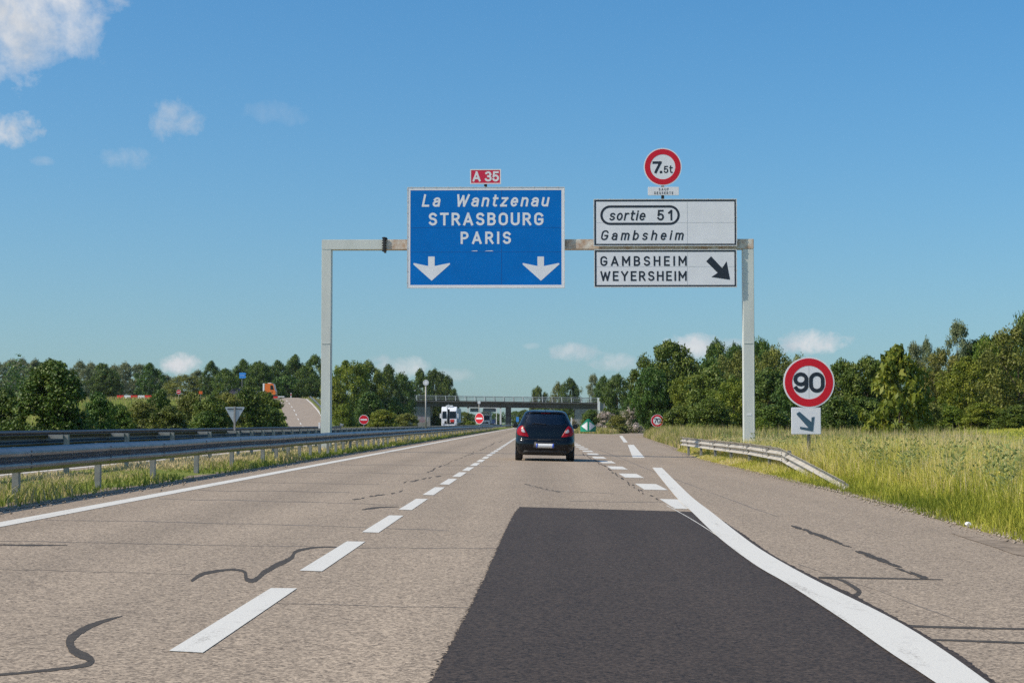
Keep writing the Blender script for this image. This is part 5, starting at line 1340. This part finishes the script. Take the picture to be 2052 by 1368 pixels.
T = [
 # ---- left background row of pale trees
 ('pale grey-green tree at the far left edge of the skyline', -10, 722, 42, 440, 'pale_a'), ('pale feathery tree just left of the big leafy shrub top', 45, 719, 34, 452, 'pale_a'),
 ('pale tree rising behind the big leafy shrub', 98, 722, 30, 458, 'pale_b'), ('pale tree on the skyline just right of the big leafy shrub', 160, 724, 36, 446, 'pale_a'),
 ('grey-green tree above the left end of the barrier row', 205, 728, 34, 452, 'tall_b'), ('pale grey tree above the middle of the barrier row', 250, 727, 36, 460, 'pale_a'),
 ('darker green tree above the right end of the barrier row', 300, 729, 30, 420, 'tall_a'), ('round olive willow below the low white cloud', 372, 752, 42, 410, 'willow'),
 ('pale tree in the gap left of the low white cloud', 335, 752, 28, 470, 'pale_a'), ('slim dark tree right of the olive willow', 424, 725, 24, 400, 'tall_a'),
 ('dark bushy tree standing left of the barrier row', 212, 742, 30, 360, 'round_c'), ('dull green tree left of the blue arrow signs', 452, 738, 26, 395, 'tall_b'),
 ('dark tree crown directly above the blue arrow signs', 487, 722, 28, 425, 'tall_a'), ('dark tree between blue arrow signs and orange lorry', 520, 726, 26, 415, 'round_a'),
 ('dark tree right behind the orange lorry', 556, 724, 30, 420, 'tall_a'), ('tall dark tree above the crest of the ramp', 592, 713, 30, 430, 'tall_a'),
 ('tall dark tree touching the left side of the left gantry post', 630, 711, 28, 425, 'tall_b'), ('low dark tree behind the marker post at the ramp top', 575, 755, 34, 395, 'round_c'), ('low dark tree above the right edge of the ramp top', 622, 758, 30, 392, 'round_a'),
 ('pale grey-green tree between far left edge and the shrub', 22, 722, 34, 470, 'pale_b'), ('pale tree directly above the top of the big leafy shrub', 72, 721, 34, 476, 'pale_a'), ('pale tree right behind the dark bushy tree', 182, 727, 32, 470, 'pale_a'),
 ('pale tree above the left third of the barrier row', 228, 732, 34, 474, 'pale_a'), ('pale tree above the right third of the barrier row', 276, 731, 34, 474, 'pale_b'), ('pale tree just left of the olive willow', 318, 742, 34, 476, 'pale_a'), ('pale tree just right of the olive willow', 398, 742, 32, 466, 'pale_a'),
 ('pale tree behind the tree left of the blue arrow signs', 448, 742, 34, 476, 'pale_b'), ('dark filling tree behind the blue arrow signs', 500, 735, 36, 470, 'round_c'), ('dark filling tree behind the orange lorry', 540, 738, 36, 470, 'round_c'), ('dark filling tree behind the ramp crest', 600, 733, 40, 470, 'round_c'),
 # ---- right of the left gantry post
 ('broad green tree directly right of the left gantry post', 695, 724, 42, 310, 'round_d'), ('dark green tree above the left no entry sign', 738, 730, 34, 330, 'round_b'),
 ('dark tree crown left of the pole with the round sign', 778, 734, 34, 345, 'tall_a'), ('dark tree standing against the left end of the bridge', 806, 752, 26, 372, 'round_c'),
 ('bright green shrub tree right at the foot of the left gantry post', 676, 768, 30, 262, 'bush_b'), ('dark shrub beneath the trees behind the left no entry sign', 742, 790, 36, 268, 'bush_d'),
 ('shaded shrub sloping down beside the left abutment', 790, 800, 30, 330, 'bush_d'),
 ('leafy dark tree behind the bridge, left of the group of three', 842, 742, 28, 470, 'tall_a'), ('middle dark tree of the three behind the bridge left side', 872, 743, 26, 480, 'round_a'), ('right dark tree of the three behind the bridge left side', 896, 752, 22, 475, 'tall_b'),
 ('small low bushy tree at the right end of the trees behind the bridge', 908, 785, 12, 470, 'round_c'),
 ('dark tree visible below the bridge behind the white lorry', 880, 808, 34, 500, 'round_c'), ('green tree below the bridge just right of the white lorry', 930, 826, 16, 520, 'round_b'),
 # ---- far beyond the bridge
 ('distant bluish tree under the bridge left of the far gantry post', 944, 829, 14, 820, 'round_a'), ('distant bluish tree under the bridge behind the far sign backs', 968, 831, 15, 860, 'round_c'),
 ('distant bluish tree behind the thin pale pole', 996, 829, 15, 900, 'round_b'), ('distant tree under the bridge right of the pier', 1034, 824, 15, 780, 'round_a'), ('distant tree left of the black car roof', 1052, 822, 18, 640, 'round_b'),
 ('dark tree seen beneath the bridge above the car', 1090, 818, 24, 560, 'round_c'), ('dark tree seen beneath the bridge right of the car', 1128, 814, 24, 540, 'round_a'), ('dark shrub beneath the right span of the bridge', 1158, 826, 22, 470, 'bush_d'),
 ('small round distant tree above the bridge railing over the car', 1078, 778, 17, 640, 'round_b'), ('pale round tree crown above the right bridge railing', 1120, 768, 18, 590, 'willow'), ('dark round tree crown above the right bridge railing', 1142, 760, 20, 575, 'round_a'),
 ('tall grey-green tree behind the right end of the bridge', 1190, 752, 22, 540, 'pale_b'), ('dark tree behind the right end of the bridge', 1210, 756, 20, 500, 'round_a'), ('bright green round tree just right of the bridge end', 1238, 753, 32, 330, 'round_a'),
 ('dark low tree left of the largest right-hand tree', 1268, 790, 20, 300, 'round_c'),
 # ---- right side
 ('largest round green tree left of the right gantry post', 1338, 688, 66, 168, 'broad'), ('dark leafy tree at the left flank of the largest tree', 1306, 738, 36, 164, 'round_a'), ('lower green tree at the right flank of the largest tree', 1392, 752, 36, 158, 'round_d'),
 ('thin dark tree peeking above the wood right of the largest tree', 1436, 690, 26, 240, 'round_b'), ('dark thin tree top just left of the right gantry post', 1472, 694, 26, 235, 'round_a'), ('dark tree top just right of the right gantry post', 1524, 688, 28, 230, 'round_c'),
 ('olive tree behind the right gantry post', 1478, 708, 46, 190, 'willow'), ('pale olive rounded tree between gantry post and 90 sign', 1548, 698, 36, 178, 'willow'), ('olive tree rising just behind the 90 sign', 1598, 716, 36, 175, 'willow'),
 ('green tree low between largest tree and right gantry post', 1430, 742, 44, 150, 'round_b'), ('mid green tree left beside the right gantry post', 1470, 758, 36, 140, 'round_d'), ('dark tree between right gantry post and 90 sign', 1540, 745, 40, 138, 'round_c'),
 ('dark tree hidden behind the 90 sign', 1610, 745, 38, 130, 'round_c'), ('dark tree right of the 90 sign', 1688, 728, 40, 140, 'round_b'), ('dark green tree left of the young bright tree', 1738, 722, 44, 138, 'round_b'),
 ('young bright green tree with large leaves in front of the wood', 1800, 697, 48, 92, 'young'), ('bare pale thin tree behind the young bright tree', 1832, 690, 26, 170, 'pale_b'), ('slim dark tree on the skyline right of the young tree', 1857, 680, 22, 190, 'pale_a'),
 ('tall pale willow-like tree on the right skyline', 1918, 648, 34, 150, 'pale_b'), ('olive tree right below the tall pale tree', 1890, 705, 40, 138, 'willow'), ('dark tree on the skyline right of the tall pale tree', 1972, 678, 40, 150, 'round_a'),
 ('green tree in the middle of the right wood edge', 1940, 715, 42, 128, 'round_d'), ('dark trees crown near the right edge of the picture', 2010, 672, 40, 145, 'round_d'), ('tall olive tree cut by the right edge of the picture', 2040, 655, 60, 122, 'willow'),
 ('dark tree top in the upper right corner of the wood', 2056, 636, 26, 160, 'round_c'), ('dark filling tree behind the wood right of the 90 sign', 1760, 740, 50, 160, 'round_c'), ('dark filling tree behind the wood near the right edge', 1985, 715, 60, 152, 'round_c'), ('dark low tree under the tall pale tree', 1870, 745, 46, 145, 'round_c'),
 ('dark tree deep in the wood between gantry post and largest tree', 1440, 722, 46, 205, 'round_c'),
 ]
for (lb, px, yt, hw, d, k) in T: tree(lb, px, yt, hw, d, k, 'trees left of the motorway' if px < 920 else 'trees around and beyond the bridge' if px < 1270 else 'trees of the wood on the right')
S = [
 ('big leafy shrub with bright leaves beyond the rails at far left', 108, 727, 78, 88, 'leafy'), ('dark shrub at the far left edge beneath the pale trees', 5, 780, 46, 92, 'bush_d'), ('dark shrub right beside the big leafy shrub', 196, 790, 34, 96, 'bush_d'),
 ('low green shrub below the barrier row', 238, 812, 36, 104, 'bush_a'), ('dark round shrub below the olive willow', 322, 785, 32, 130, 'bush_d'), ('olive shrub left of the tiny no entry sign', 284, 804, 38, 112, 'bush_c'),
 ('olive shrub right of the tiny no entry sign', 382, 788, 36, 132, 'bush_c'), ('bright olive shrub below the tiny orange sign', 425, 795, 40, 126, 'bush_a'), ('green shrub left behind the give way sign', 340, 815, 40, 108, 'bush_a'),
 ('bright shrub directly behind the give way sign', 455, 788, 40, 138, 'bush_c'), ('green shrub right of the give way sign', 498, 780, 40, 150, 'bush_a'), ('rounded shrub at the left edge of the ramp', 530, 788, 38, 168, 'bush_a'), ('low dark shrub at the foot of the ramp left side', 545, 818, 26, 160, 'bush_d'),
 ('low shrub under the give way sign', 412, 825, 34, 104, 'bush_a'), ('grassy shrub right of the left no entry sign', 765, 822, 30, 215, 'bush_b'), ('low shrub left of the left no entry sign', 690, 812, 24, 225, 'bush_b'), ('olive bank shrub leading down from the left abutment', 815, 828, 26, 300, 'bush_c'),
 ('shrub under the bridge left of the white lorry', 873, 833, 12, 420, 'bush_a'), ('low yellow green shrub behind the median before the far gantry', 942, 843, 12, 380, 'bush_b'),
 ('pale blossoming shrub right of the exit nose marker', 1216, 824, 22, 250, 'blossom'), ('large pale blossoming shrub left of the 70 sign', 1266, 814, 28, 235, 'blossom'), ('small pale blossoming shrub left of the exit nose marker', 1150, 839, 9, 275, 'blossom'),
 ('green shrub at the foot of the right bridge abutment', 1185, 822, 24, 330, 'bush_a'), ('green shrub between the two blossoming shrubs', 1238, 832, 22, 222, 'bush_c'), ('brownish low shrub behind the 70 sign', 1318, 822, 26, 175, 'bush_c'), ('dark shrub right of the 70 sign', 1362, 815, 34, 150, 'bush_a'),
 ('shaded shrub under the tree left of the right gantry post', 1420, 800, 40, 128, 'leafy'), ('shaded shrub left of the 90 sign', 1545, 815, 40, 112, 'bush_d'), ('bright shrub beside the right gantry post', 1520, 838, 22, 98, 'bush_b'),
 ('silvery rounded shrub behind the meadow', 1862, 806, 24, 118, 'bush_c'), ('fresh green shrub right of the silvery shrub', 1905, 815, 26, 122, 'bush_b'), ('brightest green shrub at the meadow edge', 1968, 808, 32, 120, 'bush_b'), ('dark shrub left of the young bright tree', 1735, 800, 40, 118, 'bush_d'), ('low green shrub at the right picture edge beyond the meadow', 2040, 812, 34, 116, 'bush_a'), ('dark shrub right of the 90 sign arrow plate', 1680, 800, 36, 112, 'bush_d'), ('dark undergrowth shrub behind the fresh green shrub', 1925, 790, 44, 134, 'bush_d'), ('dark undergrowth shrub near the right edge', 2010, 780, 44, 132, 'bush_d')]
for (lb, px, yt, hw, d, k) in S: tree(lb, px, yt, hw, d, k, 'shrubs left of the motorway' if px < 960 else 'shrubs right of the motorway')
# small trees that close the horizon far to both sides, one thing each
# distant wood: one mass
def far_wood():
    r = np.random.default_rng(9); VV = []; 
    allV = []; allQ = []; tones = []; base = 0
    for (x0, x1, y0, y1, hgt, n_) in ((-420, -60, 520, 600, 13, 30), (-95, -38, 610, 680, 11, 10), (70, 420, 500, 560, 10, 30), (-30, -18, 700, 1000, 9, 8), (60, 300, 180, 330, 13, 26), (14, 60, 640, 800, 10, 10), (-260, -90, 300, 420, 9, 16)):
        for i in range(n_):
            x = x0 + (x1 - x0) * (i + r.random()) / n_; y = r.uniform(y0, y1); h = hgt * r.uniform(.7, 1.15); w = h * r.uniform(.5, .8); z = g1(x, y)
            m_ = 420
            d_ = r.normal(0, 1, (m_, 3)); d_ /= np.linalg.norm(d_, axis=1)[:, None]; q = r.uniform(.55, 1.0, m_)[:, None]
            P = d_ * q * np.array([w / 2, w / 2, h / 2]) * (1 + .25 * np.sin(d_[:, :1] * 5 + i) * np.cos(d_[:, 2:] * 6 + i)) + np.array([x, y, z + h / 2])
            nn = d_ + r.normal(0, .5, (m_, 3)); nn /= np.linalg.norm(nn, axis=1)[:, None]
            t1 = np.cross(nn, r.normal(0, 1, (m_, 3))); t1 /= np.linalg.norm(t1, axis=1)[:, None]; t2 = np.cross(nn, t1); s = r.uniform(.45, 1.0, (m_, 1)) * h * .045
            V = np.stack([P - t1 * s, P + t2 * s * .6, P + t1 * s, P - t2 * s * .6], 1).reshape(-1, 3)
            allV.append(V); allQ.append(np.arange(m_ * 4).reshape(-1, 4) + base); base += m_ * 4; tones.append(np.clip(r.normal(.5, .2, m_), 0, 1).repeat(4))
    me = np_mesh('distant_wood', np.concatenate(allV), np.concatenate(allQ), np.zeros((0, 3), int), np.concatenate(tones)); me.materials.append(ML_dark)
    o = bpy.data.objects.new('distant_wood', me); COL.objects.link(o); tag(o, 'distant woods closing the horizon behind the nearer trees', 'trees', kind='stuff')
far_wood()

# ---- grass
def blades(name, X, Y, Hh, Wd, tone, mats, label, lean=.35, seed=0, zoff=0.):
    r = np.random.default_rng(seed); n_ = len(X); Z = gz(X, Y) + zoff - .02
    a = r.uniform(0, 2 * math.pi, n_); la = r.uniform(0, 2 * math.pi, n_); ln = np.abs(r.normal(0, lean, n_)) * Hh
    wx, wy = np.cos(a) * Wd, np.sin(a) * Wd; lx, ly = np.cos(la) * ln, np.sin(la) * ln
    B0 = np.stack([X - wx, Y - wy, Z], 1); B1 = np.stack([X + wx, Y + wy, Z], 1)
    M0 = np.stack([X - wx * .8 + lx * .3, Y - wy * .8 + ly * .3, Z + Hh * .55], 1); M1 = np.stack([X + wx * .8 + lx * .3, Y + wy * .8 + ly * .3, Z + Hh * .55], 1)
    Tp = np.stack([X + lx, Y + ly, Z + Hh * (1 - .25 * np.minimum(1, ln / (Hh + 1e-6)))], 1)
    V = np.stack([B0, B1, M0, M1, Tp], 1).reshape(-1, 3); k = np.arange(n_)[:, None] * 5
    Q = k + np.array([[0, 1, 3, 2]]); Tt = k + np.array([[2, 3, 4]])
    me = np_mesh(name, V, Q, Tt, np.repeat(tone, 5)); me.materials.append(mats)
    o = bpy.data.objects.new(name, me); COL.objects.link(o); tag(o, label, 'grass', kind='stuff'); return o
MG = tone_mat('grass_blades', [(0, (.11, .15, .014)), (.40, (.46, .46, .06)), (.64, (.60, .53, .11)), (.85, (.75, .61, .28)), (1, (.80, .66, .40))], .26)
MGd = tone_mat('dry_grass_blades', [(0, (.15, .21, .03)), (.35, (.28, .30, .06)), (.6, (.52, .42, .19)), (1, (.68, .53, .32))], .3)
def patchy(X, Y, seed, sc=1.0):
    r = np.random.default_rng(seed); v = 0
    for k in range(6):
        fx, fy = r.normal(0, .5 * sc, 2) * (1 + k * .7); v = v + np.sin(X * fx + Y * fy * .6 + r.uniform(0, 6.28)) / (1 + k * .4)
    return v / 2.2
def grass():
    r = np.random.default_rng(21)
    # tall verge on the right, near
    lim = lambda y: np.clip(8.5 - (y - 40) * .24, 3.2, 8.5)
    n_ = 210000
    Y = 13 + (78 - 13) * r.uniform(0, 1, n_) ** 1.25; u = r.uniform(0, 1, n_) ** 1.35
    e = edge_r(Y); X = e - .10 + u * lim(Y)
    pt = patchy(X, Y, 4) + .55 * patchy(X, Y, 44, 3.2)
    ramp = np.clip((X - e) / 1.6, .0, 1)
    Hh = (.13 + .54 * ramp ** .8) * np.clip(r.normal(.95, .22, n_), .35, 1.2) * (1 + .14 * pt)
    Hh = np.where((Y > 23) & (X < 6.0), Hh * np.where(Y < 38, .62, .5), Hh)
    Hh = Hh * (1 + .22 * sm(6.0, 6.4, X) * sm(28, 33, Y) * (1 - sm(46, 52, Y)))
    Hh = np.where(Y > 40, Hh * np.clip(1.0 - (Y - 40) * .006, .75, 1), Hh)
    tone = np.clip(.38 + .20 * sm(30, 55, Y) + .26 * pt - .12 * (ramp < .4) + .06 * ramp + r.normal(0, .18, n_) + .10 * ramp * (r.uniform(0, 1, n_) > .5), 0, 1)
    blades('tall_grass', X, Y, Hh, r.uniform(.002, .0055, n_) * (1 + sm(25, 60, Y)), tone, MG, 'tall unmown grass on the right verge', .42, 1)
    # seed stalks
    n_ = 30000
    Y = 13 + 70 * r.uniform(0, 1, n_) ** 1.15; e = edge_r(Y); X = e + .7 + r.uniform(0, 1, n_) * (lim(Y) - .6)
    Hh = r.uniform(.5, .86, n_) * np.where(Y > 40, .92, 1) * np.clip((X - e) / 1.6, .5, 1) * np.where((Y > 23) & (X < 6.05), .3, 1)
    blades('seed_stalks', X, Y, Hh, r.uniform(.0035, .0085, n_), np.clip(r.normal(.86, .11, n_), 0, 1), MG, 'dry seed stalks standing above the verge grass', .22, 2)
    # verge further along, to the exit, and in the exit nose island
    n_ = 60000
    Y = r.uniform(74, 215, n_); e = edge_r(Y); X = e + .1 + r.uniform(0, 1, n_) ** 1.3 * 14
    Hh = (.28 + .62 * np.clip((X - e) / .9, 0, 1)) * np.clip(r.normal(1, .2, n_), .5, 1.5)
    pt = patchy(X, Y, 6, .5)
    blades('dry_verge_grass', X, Y, Hh, r.uniform(.012, .025, n_), np.clip(.50 + .16 * pt + r.normal(0, .16, n_), 0, 1), MGd, 'dry yellowish grass along the exit lane', .25, 3)
    n_ = 26000
    Y = r.uniform(203, 330, n_); lo = 3.7; hi = np.interp(Y, [p[0] for p in EXL], [p[1] for p in EXL]) - .4
    X = lo + (np.minimum(hi, 22) - lo) * r.uniform(0, 1, n_); Hh = r.uniform(.3, .75, n_)
    blades('island_grass', X, Y, Hh, r.uniform(.02, .045, n_), np.clip(.5 + .15 * patchy(X, Y, 9, .4) + r.normal(0, .17, n_), 0, 1), MGd, 'dry grass on the island behind the nose marker', .25, 4)
    # median
    n_ = 90000
    Y = 9 + (260 - 9) * r.uniform(0, 1, n_) ** 1.9; X = -9.5 + 3.5 * r.uniform(0, 1, n_)
    near = np.clip((X + 7.6) / 1.2, 0, 1)
    pt = patchy(X, Y, 12)
    Hh = (.075 + .045 * near * (2 - near)) * np.clip(r.normal(1, .45, n_), .3, 2.4) * (1 + .7 * pt)
    tone = np.clip(.68 - .42 * near + .30 * pt + r.normal(0, .15, n_), 0, 1)
    blades('median_grass', X, Y, Hh, np.clip(.004 + Y * .00022, .005, .03) * r.uniform(.6, 1.4, n_), tone, MGd, 'short green and dry grass in the median between the rails', .8, 5)
    # far left verge
    n_ = 26000
    Y = r.uniform(60, 260, n_); X = -19.3 - r.uniform(0, 1, n_) ** 1.3 * 9; Hh = r.uniform(.25, .8, n_)
    blades('left_verge_grass', X, Y, Hh, r.uniform(.014, .035, n_), np.clip(.42 + r.normal(0, .2, n_), 0, 1), MGd, 'rough grass beyond the oncoming carriageway', .3, 6)
    # meadow
    n_ = 70000
    Y = r.uniform(44, 130, n_); X = edge_r(Y) + lim(Y) + r.uniform(0, 1, n_) * 32; Hh = r.uniform(.08, .18, n_)
    blades('meadow_grass', X, Y, Hh, r.uniform(.02, .04, n_), np.clip(.42 + .06 * patchy(X, Y, 15, .3) + r.normal(0, .07, n_), 0, 1), MG, 'mown bright green meadow in front of the wood', .4, 7)
    # embankment tops and slopes
    n_ = 24000
    Y = r.uniform(300, 352, n_); X = r.uniform(-110, -36, n_); ok = np.ones(n_, bool)
    for i in range(n_):
        q = on_ramp(min(max(Y[i], 205), 350), 0)
        if abs(X[i] - q.x) < 4.2: ok[i] = False
    X, Y = X[ok], Y[ok]; blades('embankment_grass', X, Y, r.uniform(.3, .8, len(X)), r.uniform(.04, .07, len(X)), np.clip(r.normal(.45, .18, len(X)), 0, 1), MGd, 'grass on the bridge embankment at the left', .3, 8)
    # bushy weeds: grey-green leafy stalks in the verge, near
    n_w = 1300; VV = []; TT = []
    for i in range(n_w):
        y = 15 + 55 * r.random() ** 1.2; x = float(edge_r(y)) + 1.0 + r.random() * 5.5; h = r.uniform(.4, .92)
        if (y > 23 and x < 6.2) or x - float(edge_r(y)) > lim(y): continue
        z = g1(x, y); m_ = 46
        hh = r.uniform(.15, 1, m_) * h; rad = .17 * (1.1 - hh / h) + .03; a = r.uniform(0, 6.28, m_); q = r.uniform(.2, 1, m_)
        P = np.stack([x + np.cos(a) * rad * q, y + np.sin(a) * rad * q, z + hh], 1)
        d_ = np.stack([np.cos(a), np.sin(a), r.uniform(.2, 1.3, m_)], 1); d_ /= np.linalg.norm(d_, axis=1)[:, None]
        sd = np.cross(d_, r.normal(0, 1, (m_, 3))); sd /= np.linalg.norm(sd, axis=1)[:, None]; L_ = r.uniform(.035, .10, (m_, 1)); w_ = L_ * .2
        VV.append(np.stack([P, P + d_ * L_ * .5 + sd * w_, P + d_ * L_, P + d_ * L_ * .5 - sd * w_], 1).reshape(-1, 3)); TT.append(np.clip(r.normal(.45, .2, m_), 0, 1).repeat(4))
        st = np.array([[x - .004, y, z], [x + .004, y, z], [x + .003, y, z + h], [x - .003, y, z + h]]); VV.append(st); TT.append(np.full(4, .6))
    V = np.concatenate(VV); me = np_mesh('weeds', V, np.arange(len(V)).reshape(-1, 4), np.zeros((0, 3), int), np.concatenate(TT))
    me.materials.append(tone_mat('weed_leaves', [(0, (.14, .18, .05)), (.5, (.28, .33, .11)), (1, (.50, .48, .20))], .3)); o = bpy.data.objects.new('weeds', me); COL.objects.link(o); tag(o, 'leafy grey-green weeds among the tall verge grass', 'weeds', kind='stuff')
def gravel():
    r = np.random.default_rng(61); n_ = 5200
    Y = 8 + 110 * r.uniform(0, 1, n_) ** 1.6; right = r.uniform(0, 1, n_) < .6
    X = np.where(right, edge_r(Y) - .02 + r.normal(0, .13, n_), XL + .05 + r.normal(0, .12, n_))
    Z = np.maximum(gz(X, Y), np.where((X > XL) & (X < edge_r(Y)), -FALL * X, -9)) + .012
    S = r.uniform(.008, .026, (n_, 1, 1)); O = np.array([[1, 0, 0], [0, 1, 0], [-1, 0, 0], [0, -1, 0], [0, 0, .7], [0, 0, -.5]])[None] * r.uniform(.6, 1.2, (n_, 6, 1))
    V = (np.stack([X, Y, Z], 1)[:, None] + O * S).reshape(-1, 3)
    Fc = np.array([[0, 1, 4], [1, 2, 4], [2, 3, 4], [3, 0, 4], [1, 0, 5], [2, 1, 5], [3, 2, 5], [0, 3, 5]])
    T_ = (np.arange(n_)[:, None, None] * 6 + Fc[None]).reshape(-1, 3)
    me = np_mesh('gravel', V, np.zeros((0, 4), int), T_); me.materials.append(mat('edge_gravel', (.42, .35, .27), .9, var=.5, scale=9, col2=(.16, .13, .10)))
    o = bpy.data.objects.new('gravel', me); COL.objects.link(o); tag(o, 'loose gravel scattered along the road edges', 'gravel', kind='stuff')
    n_ = 420; Y = 15 + 45 * r.uniform(0, 1, n_); X = edge_r(Y) + .8 + r.uniform(0, 1, n_) * 5; Z = gz(X, Y) + r.uniform(.25, .7, n_)
    S = r.uniform(.010, .022, (n_, 1, 1)); V = (np.stack([X, Y, Z], 1)[:, None] + O[:n_] * S).reshape(-1, 3); T_ = (np.arange(n_)[:, None, None] * 6 + Fc[None]).reshape(-1, 3)
    me = np_mesh('wild_flowers', V, np.zeros((0, 4), int), T_); me.materials.append(mat('yellow_petals', (.75, .55, .03), .7, var=.3, scale=.7, col2=(.75, .72, .62)))
    o = bpy.data.objects.new('wild_flowers', me); COL.objects.link(o); tag(o, 'small yellow and white wild flowers in the verge grass', 'flowers', kind='stuff')
grass()
gravel()

# ------------------------------------------------------------------ haze
hz = MB().box(-4300, 4300, -90, 8100, -3, 42)
m = bpy.data.materials.new('haze_air'); m.use_nodes = True; nt = m.node_tree; nt.nodes.remove(nt.nodes['Principled BSDF'])
pv = nt.nodes.new('ShaderNodeVolumePrincipled'); pv.inputs['Color'].default_value = (.80, .88, .95, 1); pv.inputs['Density'].default_value = .00005; pv.inputs['Anisotropy'].default_value = .2
nt.links.new(pv.outputs[0], nt.nodes['Material Output'].inputs['Volume'])
hb = hz.build('haze', m); hb['kind'] = 'stuff'; hb['label'] = 'thin summer haze over the motorway and woods'
